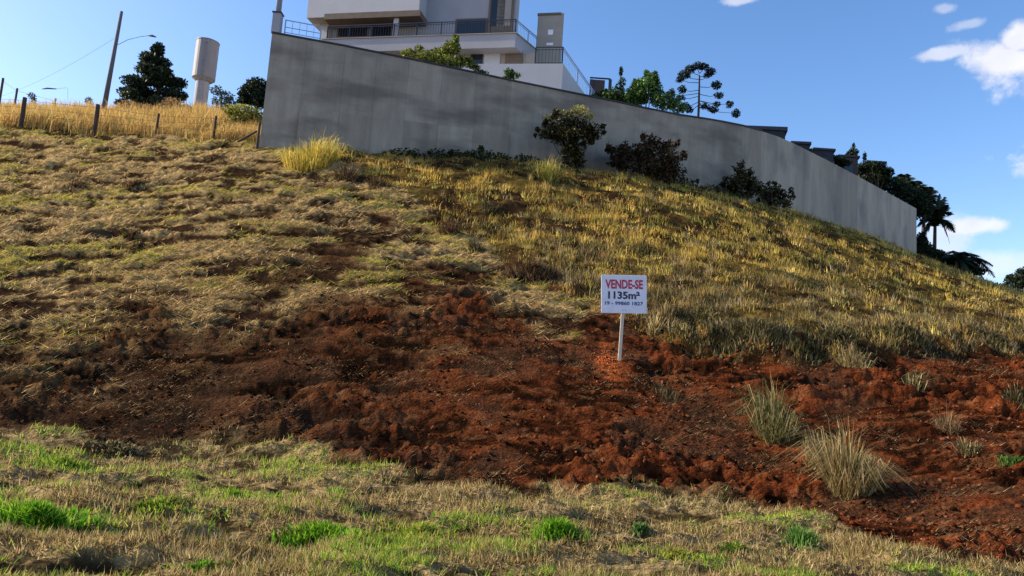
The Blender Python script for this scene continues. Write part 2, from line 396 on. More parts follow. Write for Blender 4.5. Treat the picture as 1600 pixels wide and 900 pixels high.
# colours of the ground
RED = np.array([0.125, 0.032, 0.011]); DRED = np.array([0.016, 0.0060, 0.003]); STRAW = np.array([0.38, 0.26, 0.11]); HUM = np.array([0.034, 0.018, 0.010])
OLV = np.array([0.13, 0.085, 0.022]); VRG = np.array([0.30, 0.21, 0.095])
def mix(a, b, t): return a*(1-t[..., None])+b*t[..., None]
nA = fbm(Xg*1.2, Yg*2.0, 5, 51, 0.6); nB = fbm(Xg*6, Yg*9, 3, 61)
nM = fbm(Xg*1.2, Yg*4.2, 5, 43, 0.60, 0.07)
slope_c = mix(HUM, STRAW, sstep(0.455, 0.575, nM*0.70+nA*0.15+nB*0.15))
dirt_c = mix(DRED, RED, sstep(0.42, 0.62, nM*0.5+nA*0.2+nB*0.3))
nC = fbm(Xg*0.8+4, Yg*1.4, 4, 81)
nD = fbm(Xg*3.1, Yg*9.0, 4, 83, 0.6, 0.05)
dirt_c = mix(dirt_c, np.broadcast_to(np.array([0.20, 0.075, 0.03]), dirt_c.shape), sstep(0.60, 0.70, nD)*0.5)
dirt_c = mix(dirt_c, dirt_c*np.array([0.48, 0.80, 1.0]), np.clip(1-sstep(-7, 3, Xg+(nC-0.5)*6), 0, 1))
dirt_c = mix(dirt_c, HUM*1.6, sstep(0.50, 0.66, nC)*0.55)
verge_c = mix(VRG*0.15, VRG, sstep(0.43, 0.57, nM*0.6+nA*0.15+nB*0.25))
tall_c = mix(HUM, OLV, sstep(0.42, 0.62, nM*0.5+nA*0.5))
rest = np.clip(1-dirt_g-tall_g-verge_g, 0, 1)
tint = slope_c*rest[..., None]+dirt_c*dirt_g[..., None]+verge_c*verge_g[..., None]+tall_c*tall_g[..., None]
tint /= np.maximum(rest+dirt_g+verge_g+tall_g, 1e-3)[..., None]
_hp = at(950, 560, 14.0); dug = 1-sstep(0.08, 0.42, np.hypot((Xg-_hp.x)*0.9, (Yg-_hp.y)*0.55)+(nD-0.5)*0.7)     # freshly dug, paler orange subsoil round the sign stake
tint = mix(tint, np.broadcast_to(np.array([0.50, 0.115, 0.030]), tint.shape), dug*0.6)
V = np.stack([Xg, Yg, Zg], -1).reshape(-1, 3)
idx = np.arange(R_*Cc).reshape(R_, Cc)
q = np.stack([idx[:-1, :-1], idx[:-1, 1:], idx[1:, 1:], idx[1:, :-1]], -1).reshape(-1)
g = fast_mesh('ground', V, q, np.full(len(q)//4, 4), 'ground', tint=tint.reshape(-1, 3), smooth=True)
tag(g, 'sloping plot of red earth and dry grass', kind='structure')
rb = MB(); rb.prism([(-400, -300), (400, -300), (400, 4.22), (-400, 4.22)], -0.35, -0.12); tag(rb.build('road', 'asphalt'), kind='structure')
kb = MB()
for k in range(-30, 30): kb.prism([(k*1.0+0.005, 4.05), (k*1.0+0.995, 4.05), (k*1.0+0.995, 4.19), (k*1.0+0.005, 4.19)], -0.13, 0.01)
tag(kb.build('kerb', 'concrete'), kind='structure')

# ------------------------------------------------------------------ grass
def blades(name, x, y, z, h, w, az, lean, col, root_dark=1.0, segs=2, parent=None, mat='blade', yaw=None, arch=False):
    n = len(x); yaw = rng.random(n)*math.pi if yaw is None else yaw
    ax, ay = np.cos(az), np.sin(az)
    wx, wy = np.cos(yaw)*w/2, np.sin(yaw)*w/2
    if segs == 2:
        l1 = lean*0.38; V = np.zeros((n, 5, 3))
        V[:, 0] = np.stack([x-wx, y-wy, z], -1); V[:, 1] = np.stack([x+wx, y+wy, z], -1)
        mx = x+ax*h*0.5*l1; my = y+ay*h*0.5*l1; mz = z+h*0.55*np.sqrt(np.clip(1-l1*l1, 0.05, 1))
        V[:, 2] = np.stack([mx+wx*0.8, my+wy*0.8, mz], -1); V[:, 3] = np.stack([mx-wx*0.8, my-wy*0.8, mz], -1)
        V[:, 4] = np.stack([x+ax*h*lean, y+ay*h*lean, z+h*np.sqrt(np.clip(1-lean*lean, 0.02, 1))], -1)
        if arch:
            V[:, 2:4, 2] = (z+h*(0.72-0.25*lean**2))[:, None]; V[:, 4, 2] = z+h*np.clip(1.0-1.0*lean**1.5, 0.06, 1); V[:, 2:4, 0] += (ax*h*lean*0.28)[:, None]; V[:, 2:4, 1] += (ay*h*lean*0.28)[:, None]
        b = np.arange(n)[:, None]*5
        loops = np.concatenate([b+0, b+1, b+2, b+3, b+3, b+2, b+4], 1).ravel()
        sizes = np.tile([4, 3], n); k = 5
    else:
        V = np.zeros((n, 3, 3)); V[:, 0] = np.stack([x-wx, y-wy, z], -1); V[:, 1] = np.stack([x+wx, y+wy, z], -1)
        V[:, 2] = np.stack([x+ax*h*lean, y+ay*h*lean, z+h*np.sqrt(np.clip(1-lean*lean, 0.01, 1))], -1)
        loops = np.arange(n*3); sizes = np.full(n, 3); k = 3
    T = np.repeat(col[:, None, :], k, 1)
    return V.reshape(-1, 3), loops, sizes, T.reshape(-1, 3)
def field(n, ulo, uhi, dlo, dhi):
    u = rng.uniform(ulo, uhi, n); y = np.exp(rng.uniform(math.log(dlo), math.log(dhi), n)); return u*y, y
def pick(cols, n, jit=0.25, weights=None):
    c = np.array(cols)[rng.choice(len(cols), n, p=weights)]
    return c*(1+rng.normal(0, jit, (n, 1)))*(1+rng.normal(0, 0.05, (n, 3)))
def behind_wall(x, y, margin=0.0):
    u = x/y; wu = np.array([p.x/p.y for p in wall_plan]); wd = np.array([p.y for p in wall_plan])
    return (u > wu[0]-0.004) & (u < wu[-1]+0.004) & (y > np.interp(u, wu, wd)-margin)
CY = [(0.72, 0.51, 0.10), (0.78, 0.58, 0.17), (0.56, 0.40, 0.08), (0.34, 0.24, 0.06), (0.62, 0.39, 0.10), (0.36, 0.32, 0.07)]
# 1 tall golden grass on the right-hand slope, growing in fanned clumps
def clumped(cx, cy, per, spread):
    m = len(cx); k = rng.integers(per[0], per[1], m); i = np.repeat(np.arange(m), k); R = rng.uniform(*spread, m)[i]
    a = rng.random(len(i))*2*math.pi; r = rng.random(len(i))**0.75
    return i, cx[i]+np.cos(a)*r*R, cy[i]+np.sin(a)*r*R*0.8, a, r
x, y = field(34000, -0.62, 0.84, 13, 50)
tl = sample(tall_g, x, y); k = (tl > rng.uniform(0.35, 0.9, len(x))) & ~behind_wall(x, y, 0.15)
cl = fbm(x*0.9, y*1.6, 5, 71, 0.65); k &= rng.random(len(x)) < np.clip((cl-0.40)*6, 0.10, 1)
cx, cy, cl = x[k], y[k], cl[k]; m_ = len(cx); px, py = project(cx, cy, sample(Zg, cx, cy))
lowc = sstep(0, 110, py-(np.interp(px, [600, 800, 1000, 1200, 1400, 1600], [300, 325, 350, 372, 395, 425]))+(fbm(cx*0.6, cy*0.9, 3, 99)-0.5)*120)    # duller belt lower down
kind = rng.random(m_); gold = kind > 0.22+0.62*lowc
ccol = np.where(gold[:, None], pick(CY, m_, 0.22), pick([(0.26, 0.19, 0.08), (0.11, 0.085, 0.03), (0.44, 0.34, 0.17), (0.05, 0.042, 0.018), (0.15, 0.08, 0.035), (0.32, 0.26, 0.12)], m_, 0.25))
ch = (0.13+0.30*rng.random(m_)**1.5)*(0.45+1.1*np.clip(cl, 0.2, 0.8))*np.clip(0.5+tl[k]*0.5, 0, 1)
i, x, y, a, r = clumped(cx, cy, (12, 32), (0.12, 0.50)); k = ~behind_wall(x, y, 0.05); i, x, y, a, r = i[k], x[k], y[k], a[k], r[k]
n = len(x); z = sample(Zg, x, y)-0.02
col = ccol[i]*(1+rng.normal(0, 0.3, (n, 1))); h = ch[i]*rng.uniform(0.35, 1.1, n)*(1-0.35*r)
Vb = blades('', x, y, z, h, 0.004+0.00046*y, a+rng.normal(0, 1.1, n), np.clip(r*rng.uniform(0.2, 1.1, n)+rng.random(n)*0.35, 0, 0.96), col)
tag(fast_mesh('tall_dry_grass', *Vb[:3], 'blade', tint=Vb[3]), 'golden dry grass on the right-hand slope below the wall', kind='stuff')
# 2 golden field beyond the wire fence
x, y = field(75000, -0.85, -0.33, 29, 49)
px, py = project(x, y, sample(Zg, x, y))
edge = np.interp(px, [-100, 0, 200, 400], [30.6, 30.8, 30.2, 28.6])
k = (y > edge+rng.normal(0, 0.25, len(x))) & ~behind_wall(x, y, -0.5) & (px < 405+(y-28)*3); x, y = x[k], y[k]; z = sample(Zg, x, y)-0.05; n = len(x)
cl = fbm(x*0.7, y*0.7, 3, 91)
h = (0.3+0.8*rng.random(n))*(0.3+1.3*cl)
col = pick([(0.62, 0.40, 0.13), (0.52, 0.31, 0.10), (0.70, 0.50, 0.20), (0.42, 0.27, 0.08), (0.40, 0.33, 0.10)], n, 0.18)
Vb = blades('', x, y, z, h, 0.01+0.0006*y, rng.random(n)*6.28, rng.random(n)*0.75, col)
tag(fast_mesh('golden_field_grass', *Vb[:3], 'blade', tint=Vb[3]), 'tall orange-gold grass of the field behind the wire fence', kind='stuff')
# 3 mown straw and thin grass on the left-hand slope
x, y = field(560000, -0.88, 0.28, 10.5, 31.5)
sl = np.clip(1-sample(dirt_g, x, y)-sample(tall_g, x, y)-sample(verge_g, x, y), 0, 1)
cl = fbm(x*1.0, y*2.1, 4, 21, 0.55); cf = fbm(x*1.2, y*4.2, 5, 43, 0.60, 0.07)
k = (sl > rng.uniform(0.1, 0.8, len(x))) & ~behind_wall(x, y) & (rng.random(len(x)) < np.clip((cl*0.25+cf*0.75-0.475)*9, 0.015, 1)); x, y, cl = x[k], y[k], cl[k]
z = sample(Zg, x, y)-0.005; n = len(x)
gr = fbm(x*0.45+3, y*0.8, 4, 33); 
col = pick([(0.58, 0.41, 0.17), (0.76, 0.57, 0.29), (0.34, 0.22, 0.09), (0.13, 0.085, 0.035)], n, 0.22)
k2 = rng.random(n) < np.clip((gr-0.47)*5+np.interp(y, [14, 22], [-0.25, 0.08]), 0.03, 0.7); col[k2] = pick([(0.42, 0.40, 0.05), (0.24, 0.29, 0.03), (0.58, 0.46, 0.09)], int(k2.sum()), 0.2)
h = 0.08+0.20*rng.random(n)**1.5; up = rng.random(n) < 0.12
az = np.where(rng.random(n) < 0.5, 0, math.pi)+rng.normal(0, 0.45, n)
Vb = blades('', x, y, z, np.where(up, h*0.5, h), 0.012+0.0006*y, az, np.where(up, rng.uniform(0.1, 0.6, n), rng.uniform(0.85, 0.985, n)), col, segs=1)
tag(fast_mesh('mown_straw', *Vb[:3], 'blade', tint=Vb[3]), 'flattened mown straw and thin grass on the left-hand slope', kind='stuff')
# 4 verge: short dry grass and green patches
x, y = field(400000, -0.9, 0.9, 4.5, 12.8)
vg = sample(verge_g, x, y); cl = fbm(x*1.3, y*2.4, 4, 55, 0.55); cf = fbm(x*1.2, y*4.2, 5, 43, 0.60, 0.07)
k = (vg > rng.uniform(0.2, 0.9, len(x))) & (rng.random(len(x)) < np.clip((cl*0.3+cf*0.7-0.46)*9, 0.02, 1)); x, y, cl = x[k], y[k], cl[k]
z = sample(Zg, x, y)-0.004; n = len(x); gr = fbm(x*0.9, y*2.0, 5, 57, 0.6)
col = pick([(0.44, 0.32, 0.13), (0.28, 0.20, 0.075), (0.58, 0.45, 0.22), (0.12, 0.08, 0.03)], n, 0.22)
px, py = project(x, y, z)
bias = np.interp(px, [0, 300, 800, 1300, 1600], [0.05, 0.04, 0.02, -0.02, -0.06])
k2 = rng.random(n) < np.clip((gr+bias-0.50)*7, 0.03, 0.85); col[k2] = pick([(0.14, 0.32, 0.025), (0.30, 0.44, 0.04), (0.44, 0.44, 0.08)], int(k2.sum()), 0.2)
h = (0.03+0.09*rng.random(n)**1.8)*(0.5+1.1*cl)
az = rng.random(n)*6.28
Vb = blades('', x, y, z, h, 0.006+0.0008*y, az, rng.uniform(0.2, 0.95, n), col, segs=1)
tag(fast_mesh('verge_grass', *Vb[:3], 'blade', tint=Vb[3]), 'short patchy dry and green grass on the flat verge', kind='stuff')
# 5 thin straw strewn over the red earth
x, y = field(150000, -0.88, 0.9, 7.5, 18)
dg = sample(dirt_g, x, y); cl = fbm(x*1.1, y*2.0, 4, 65)
k = (dg > 0.35) & (rng.random(len(x)) < np.clip((cl-0.50)*3+sstep(0.45, 0.7, fbm(x*1.2, y*4.2, 5, 43, 0.60, 0.07))*np.interp(x/y, [-0.8, -0.2, 0.1], [0.75, 0.6, 0.08])*(1.3-dg), 0.02, 0.8)); x, y = x[k], y[k]; z = sample(Zg, x, y); n = len(x)
col = pick([(0.32, 0.20, 0.09), (0.46, 0.34, 0.17), (0.16, 0.09, 0.045)], n, 0.2)
az = np.where(rng.random(n) < 0.5, 0, math.pi)+rng.normal(0, 0.4, n)
Vb = blades('', x, y, z, 0.03+0.10*rng.random(n)**1.5, 0.005+0.0005*y, az, rng.uniform(0.75, 0.985, n), col, segs=1)
tag(fast_mesh('strewn_straw', *Vb[:3], 'blade', tint=Vb[3]), 'thin dry straw strewn over the red earth bank', kind='stuff')
# 6 loose clods of red earth
def clods(name, x, y, r, col, label):
    ico = bmesh.new(); bmesh.ops.create_icosphere(ico, subdivisions=1, radius=1.0)
    iv = np.array([v.co for v in ico.verts]); jf = np.array([[v.index for v in f.verts] for f in ico.faces]); ico.free()
    n = len(x); Z = sample(Zg, x, y)
    s = r[:, None]*rng.uniform(0.6, 1.25, (n, 3))*np.array([1.0, 1.0, 0.85])
    V = iv[None]*s[:, None, :]*rng.uniform(0.5, 1.5, (n, len(iv), 1)) + np.stack([x, y, Z+r*0.15], -1)[:, None]
    Fc = (jf[None]+np.arange(n)[:, None, None]*len(iv)).reshape(-1)
    T = np.repeat(col[:, None], len(iv), 1).reshape(-1, 3)
    return tag(fast_mesh(name, V.reshape(-1, 3), Fc, np.full(len(Fc)//3, 3), 'clod', tint=T), label, kind='stuff')
x, y = field(26000, -0.88, 0.9, 7.2, 18); dg = sample(dirt_g, x, y); cl = fbm(x*1.5, y*2.2, 3, 67)
k = (dg > 0.45) & (rng.random(len(x)) < np.clip((cl-0.36)*4, 0.05, 1)); x, y = x[k], y[k]
clods('earth_clods', x, y, 0.010+0.030*rng.random(len(x))**3, pick([tuple(RED*0.9), tuple(RED*0.6), tuple(DRED*1.2), (0.16, 0.06, 0.03)], len(x), 0.25), 'loose crumbs and clods of red earth on the bank')

# ------------------------------------------------------------------ single tufts
GREEN = [(0.11, 0.32, 0.015), (0.20, 0.40, 0.02), (0.045, 0.15, 0.012), (0.32, 0.44, 0.04)]
PALE = [(0.44, 0.33, 0.14), (0.58, 0.46, 0.23), (0.28, 0.20, 0.08), (0.13, 0.10, 0.04)]
DULL = [(0.07, 0.065, 0.028), (0.12, 0.10, 0.045), (0.045, 0.04, 0.02), (0.26, 0.21, 0.10)]
RUST = [(0.09, 0.045, 0.03), (0.13, 0.07, 0.035), (0.06, 0.04, 0.022), (0.16, 0.11, 0.05)]
YEL = [(0.42, 0.36, 0.08), (0.52, 0.42, 0.12), (0.30, 0.30, 0.06)]
def tuft(name, px, py, wpx, hpx, n, cols, label, cat, lean=0.6, group=None, blade_w=None, flat=False):
    p = on_ground(px, py); d = p.y; R = wpx/F*d/2; H = hpx/F*d
    a = rng.random(n)*6.28
    if flat: rr = np.minimum(np.abs(rng.normal(0, 0.55, n)), 1.15)*R*(0.85+0.45*np.sin(a*2+px)*np.cos(a*3+py)+0.35*np.sin(a*5+py)); dx = np.cos(a)*rr; dy = np.sin(a)*rr*0.55
    else: rr = rng.random(n)**0.8*R*0.55; dx = np.cos(a)*rr; dy = np.sin(a)*rr
    x, y = p.x+dx, p.y+dy; z = sample(Zg, x, y)-p.z-0.01
    h = H*rng.uniform(0.3, 1.0, n)*(0.80 if flat else 1.0)*(np.clip(1.1-0.6*(rr/R), 0.25, 1) if flat else 1)
    if not flat:
        lop = 1+0.35*np.sin(a+px)+0.2*np.sin(2*a+py); h = h*lop*np.where(rng.random(n) < 0.35, 0.55, 1)
    ln = rng.uniform(0.1, lean, n) if flat else np.clip(rr/(R*0.55)*lean*rng.uniform(0.2, 1.4, n)+rng.uniform(0,0.3,n), 0, 0.96)
    bw = blade_w or (0.008+0.0016*d if flat else 0.003+0.00075*d)
    Vb = blades('', dx, dy, z, h, np.full(n, bw), a+rng.normal(0, 1.0, n), np.where(rng.random(n) < (0 if flat else 0.35), rng.uniform(0.35, 0.85, n), np.clip(ln, 0, 0.85)), pick(cols, n, 0.28), arch=not flat)
    o = fast_mesh(name, *Vb[:3], 'blade', tint=Vb[3]); o.location = p
    return tag(o, label, cat, group)
gp = 'bright green grass patches on the verge'
tuft('green_grass_patch', 55, 812, 215, 44, 4200, GREEN, 'widest bright green grass patch at the far left of the verge', 'grass patch', 0.8, gp, flat=True)
tuft('green_grass_patch', 500, 846, 150, 36, 2400, GREEN, 'dark-edged green patch lowest on the verge left of centre', 'grass patch', 0.8, gp, flat=True)
tuft('green_grass_patch', 655, 838, 190, 32, 2200, GREEN[1:2]+GREEN[3:]+YEL, 'long yellow-green patch in the middle of the verge', 'grass patch', 0.8, gp, flat=True)
tuft('green_grass_patch', 870, 835, 90, 34, 1000, GREEN, 'small vivid green clump below the sign on the verge', 'grass patch', 0.7, gp, flat=True)
tuft('green_grass_patch', 250, 796, 125, 26, 1300, GREEN[1:]+YEL[:1], 'low green patch just right of the widest patch on the left verge', 'grass patch', 0.8, gp, flat=True)
tuft('green_grass_patch', 95, 728, 190, 26, 1700, [(0.28, 0.36, 0.05), (0.2, 0.3, 0.04)], 'yellow-green strip highest on the left verge near the bank', 'grass patch', 0.8, gp, flat=True)
tuft('green_grass_patch', 1252, 850, 75, 36, 650, [(0.12, 0.25, 0.05), (0.18, 0.30, 0.07)], 'upright green clump on the right verge beside the red earth', 'grass patch', 0.6, gp, flat=True)
tuft('green_grass_patch', 528, 775, 50, 20, 380, GREEN, 'small green clump just under the red bank left of centre', 'grass patch', 0.7, gp, flat=True)
tuft('green_grass_patch', 365, 778, 60, 18, 380, GREEN[1:], 'thin green patch left of the small clump under the bank', 'grass patch', 0.7, gp, flat=True)
tuft('green_grass_patch', 1000, 832, 40, 24, 250, [(0.10, 0.2, 0.05), (0.17, 0.27, 0.07)], 'tiny bluish green clump right of the vivid clump', 'grass patch', 0.7, gp, flat=True)
tuft('green_grass_patch', 1585, 726, 55, 24, 320, [(0.08, 0.17, 0.03), (0.13, 0.2, 0.05)], 'dark green weed patch in red earth at the right edge', 'grass patch', 0.8, gp, flat=True)
tuft('green_grass_patch', 1055, 868, 120, 18, 600, GREEN[3:]+YEL, 'faded yellow-green patch near the bottom right of centre', 'grass patch', 0.8, gp, flat=True)
tuft('green_grass_patch', 440, 800, 80, 18, 420, GREEN[1:]+YEL[:1], 'thin yellow-green patch above the dark-edged patch', 'grass patch', 0.9, gp, flat=True)
tuft('green_grass_patch', 210, 765, 70, 20, 380, DULL+GREEN[2:3], 'dull dark green patch under the yellow-green strip', 'grass patch', 0.9, gp, flat=True)
tuft('green_grass_patch', 320, 885, 150, 18, 900, GREEN, 'green patch cut by the bottom edge left of centre', 'grass patch', 0.9, gp, flat=True)
tuft('green_grass_patch', 1150, 862, 90, 16, 420, GREEN[1:], 'thin green patch left of the upright clump on the right verge', 'grass patch', 0.9, gp, flat=True)
gt = 'dry grass tussocks on the red earth'
tuft('grass_tussock', 1212, 682, 100, 84, 1100, [(0.30, 0.24, 0.10), (0.15, 0.15, 0.05), (0.10, 0.11, 0.04), (0.42, 0.32, 0.14)], 'greenish leaning tussock on the red earth right of the sign', 'tussock', 0.75, gt)
tuft('grass_tussock', 1330, 768, 120, 104, 1700, PALE, 'largest pale shaggy tussock low on the red bank', 'tussock', 0.8, gt)
tuft('grass_tussock', 1280, 720, 70, 48, 400, PALE, 'small pale tussock touching the largest one on its left', 'tussock', 0.7, gt)
tuft('grass_tussock', 1338, 575, 75, 42, 450, PALE, 'straw-coloured dome tussock near the top of the red earth', 'tussock', 0.8, gt)
tuft('grass_tussock', 1428, 600, 50, 30, 220, DULL+PALE[:1], 'dull thin tussock right of the straw dome', 'tussock', 0.7, gt)
tuft('grass_tussock', 1480, 672, 56, 38, 260, [(0.36, 0.24, 0.12), (0.25, 0.16, 0.08)], 'small tan tussock below the straw dome, towards the right edge', 'tussock', 0.8, gt)
tuft('grass_tussock', 1512, 706, 60, 26, 260, PALE+DULL, 'low mixed tussock between the tan one and the weed patch', 'tussock', 0.8, gt)
tuft('grass_tussock', 1585, 625, 55, 30, 240, DULL, 'dull tussock at the right edge of the red earth', 'tussock', 0.7, gt)
tuft('grass_tussock', 1020, 520, 36, 40, 240, PALE, 'pale feathery tussock just right of the sign stake', 'tussock', 0.7, gt)
tuft('grass_tussock', 700, 778, 100, 26, 380, PALE, 'pale wispy tussock at the foot of the bank in the centre', 'tussock', 0.8, gt)
tuft('grass_tussock', 1040, 620, 90, 22, 240, DULL+RUST, 'flat brown tussock on the earth below the sign', 'tussock', 0.9, gt)
tuft('yellow_grass_clump', 486, 252, 150, 48, 1500, [(0.62, 0.46, 0.08), (0.7, 0.52, 0.14), (0.36, 0.34, 0.06)], 'bright yellow grass clump against the left end of the wall', 'grass clump', 0.6)
tuft('yellow_grass_clump', 855, 278, 60, 40, 320, YEL, 'yellow leafy clump under the yellow-topped bush by the wall', 'grass clump', 0.6)
gd = 'dark weeds on the slope'
for (px, py, w, h, n, cols, lb) in (
    (540, 283, 62, 32, 350, RUST, 'dark rusty weed nearest the yellow clump, below the wall'),
    (590, 290, 50, 24, 260, RUST, 'low dark weed on the bright grass edge, second from the wall end'),
    (700, 362, 56, 36, 320, RUST, 'round dark weed where mown slope meets golden grass'),
    (765, 330, 50, 28, 260, DULL, 'brown weed standing in the golden grass above the round weed'),
    (745, 392, 40, 26, 220, DULL, 'small dull weed just below the round dark weed'),
    (832, 428, 130, 46, 700, RUST, 'widest red-brown weed mass left of and above the sign'),
    (905, 456, 44, 30, 220, RUST, 'small dark weed close to the upper left of the sign'),
    (1250, 445, 150, 32, 600, [(0.05, 0.06, 0.03), (0.09, 0.08, 0.04)], 'long dark green weed mass in the grass right of the sign'),
    (1075, 506, 110, 40, 800, DULL[:3], 'scrub darkened as step shade beside the sign on top of the red earth'),  # dark colours of this scrub belt stand in for shade on the step
    (1300, 528, 130, 40, 800, DULL, 'scrub darkened as step shade between the broad belt and the long olive scrub'),
    (1545, 530, 120, 34, 600, DULL, 'scrub darkened as step shade meeting the right edge above the red earth'),
    (765, 360, 60, 20, 300, DULL[:3], 'low brown weed in the gold grass right of the round weed'),
    (1000, 395, 90, 22, 350, DULL[:3], 'low dark patch of weed in the grass above the sign'),
    (1165, 520, 210, 52, 1500, DULL, 'broad shade-coloured scrub belt on top of the red earth, right of the sign'),
    (1420, 525, 160, 38, 1100, DULL, 'long shade-coloured olive scrub at the far right end of the red earth top'),
    (185, 706, 130, 22, 300, DULL+PALE[:1], 'sparse low olive weeds at the foot of the bank, left')):
    tuft('dark_weed', px, py, w, h*(0.62 if w > 90 else 0.8), int(n*(1.7 if w > 90 else 1.2)), cols, lb, 'weed', 0.85, gd, flat=w > 90)
def clod(px, py, wpx, col, label, hgt=0.5):
    p = on_ground(px, py); R = wpx/F*p.y/2; bm = bmesh.new(); bmesh.ops.create_icosphere(bm, subdivisions=3, radius=1)
    for v in bm.verts:
        k = 1+0.35*(float(fbm(np.array([v.co.x*1.5+px]), np.array([v.co.y*1.5+v.co.z]), 4, 5)[0])-0.5)*2
        v.co = Vector((v.co.x*R*k, v.co.y*R*0.8*k, v.co.z*R*hgt*k))
    vs = [v.co.copy() for v in bm.verts]; fs = [[v.index for v in f.verts] for f in bm.faces]; bm.free()
    o = link_mesh('earth_mound', vs, fs, 'clod', tint=np.tile(col, (len(vs), 1)), smooth=True); o.location = p+Vector((0, 0, -R*hgt*0.25))
    return tag(o, label, 'mound', 'dark earth mounds on the mown slope')
clod(155, 368, 48, (0.07, 0.045, 0.028), 'rounded dark earth mound standing out on the left mown slope', 0.5)
tuft('dark_weed', 208, 292, 64, 14, 380, RUST, 'flat dark tuft on the upper left mown slope', 'weed', 0.9, gd, flat=True)
tuft('dark_weed', 120, 292, 54, 12, 300, RUST, 'flat dark tuft left of its twin on the upper mown slope', 'weed', 0.9, gd, flat=True)
tuft('dark_weed', 335, 250, 44, 12, 240, RUST, 'small flat dark tuft just under the right part of the fence', 'weed', 0.9, gd, flat=True)
tuft('dark_weed', 205, 368, 36, 14, 240, RUST, 'small dark tuft right of the rounded earth mound', 'weed', 0.9, gd, flat=True)
p = on_ground(957, 562); rb_ = rng
hx = p.x+rng.normal(-0.14, 0.12, 420); hy = p.y+rng.normal(0, 0.15, 420)
heap = clods('dug_earth_heap', hx, hy, 0.008+0.013*rng.random(420)**2, pick([(0.40, 0.10, 0.03), (0.30, 0.07, 0.02), (0.46, 0.14, 0.05)], 420, 0.15), 'freshly dug orange earth heap around the sign stake')
heap['category'] = 'earth heap'

# ------------------------------------------------------------------ for-sale sign
def text_mesh(s, width, height, name, mat, parent, center, ux, uz, uy, bold=0.02):
    cu_ = bpy.data.curves.new('t', 'FONT'); cu_.body = s; cu_.size = 1; cu_.extrude = 0.0; cu_.offset = bold; cu_.resolution_u = 3
    ob = bpy.data.objects.new('t', cu_); C.objects.link(ob); dg = bpy.context.evaluated_depsgraph_get(); dg.update()
    me = bpy.data.meshes.new_from_object(ob.evaluated_get(dg)); C.objects.unlink(ob); bpy.data.objects.remove(ob)
    co = np.array([v.co for v in me.vertices]); mn, mx = co.min(0), co.max(0)
    for v in me.vertices:
        a = (v.co.x-(mn[0]+mx[0])/2)/(mx[0]-mn[0])*width; b = (v.co.y-(mn[1]+mx[1])/2)/(mx[1]-mn[1])*height
        v.co = center + ux*a + uz*b + uy*0.004
    me.name = name; me.materials.clear(); me.materials.append(MT[mat])
    o = bpy.data.objects.new(name, me); C.objects.link(o); o.parent = parent; return o
SD = 14.0
sb = on_ground(967, 566); SD = sb.y
sign = thing('for_sale_sign', 'white for-sale sign with red lettering on a pale stake in the red earth', 'sign', loc=sb)
tl_, tr_, br_, bl_ = at(940, 429, SD-0.03), at(1012, 431, SD-0.03), at(1009, 490, SD-0.03), at(939, 489, SD-0.03)
ctr = (tl_+tr_+br_+bl_)/4 - sb
ux = ((tr_-tl_)+(br_-bl_)).normalized(); uz = Vector((-ux.z, 0, ux.x)); uy = Vector((0, -1, 0))
bwid = ((tr_-tl_).length+(br_-bl_).length)/2; bhei = ((tl_-bl_).length+(tr_-br_).length)/2
bm = bmesh.new(); bmesh.ops.create_cube(bm, size=1)
for v in bm.verts: v.co = ux*v.co.x*bwid + uz*v.co.z*bhei + Vector((0, 1, 0))*v.co.y*0.012
bmesh.ops.bevel(bm, geom=bm.edges[:], offset=0.003, segments=1, affect='EDGES')
me = bpy.data.meshes.new('board'); bm.to_mesh(me); bm.free(); me.materials.append(MT['sign'])
bo = bpy.data.objects.new('board', me); C.objects.link(bo); bo.parent = sign; bo.location = ctr
fc = ctr + uy*0.006
text_mesh('VENDE-SE', bwid*0.83, bhei*0.245, 'lettering', 'red', sign, fc+uz*bhei*0.26, ux, uz, uy, 0.035)
text_mesh('1135m²', bwid*0.70, bhei*0.20, 'lettering', 'ink', sign, fc-uz*bhei*0.03, ux, uz, uy, 0.035)
text_mesh('19 - 99860 1827', bwid*0.84, bhei*0.095, 'lettering', 'blue', sign, fc-uz*bhei*0.24, ux, uz, uy, 0.03)
for sx in (-0.03, 0.03):
    for szz in (0.36, -0.42):
        nb_ = MB(); c_ = fc+ux*bwid*sx+uz*bhei*szz; nb_.tube([c_+uy*0.0005, c_+uy*0.005], 0.008, 8); link_mesh('nail', nb_.v, nb_.f, 'iron', sign)
st = MB(); a = at(974, 480, SD)-sb; b = Vector((at(967, 572, SD).x-sb.x, 0, -0.35))
st.bar(a+Vector((0, 0.02, 0)), b+Vector((0, 0.02, 0)), 0.062, 0.035)
o = link_mesh('stake', st.v, st.f, 'stake', sign)

# ------------------------------------------------------------------ concrete wall
top_line = [(425, 52), (480, 62), (540, 73), (590, 83), (640, 93), (692, 104), (745, 115), (800, 127), (850, 137), (900, 147), (945, 156), (1000, 168), (1060, 180), (1100, 186), (1130, 191),
            (1160, 197), (1190, 205), (1215, 213), (1240, 224), (1290, 249), (1340, 275), (1387, 301), (1432, 326)]
tops = []
for px, py in top_line:
    d = wall_d_px(px, py); p = at(px, py, d); tops.append((p.x, p.y, p.z))
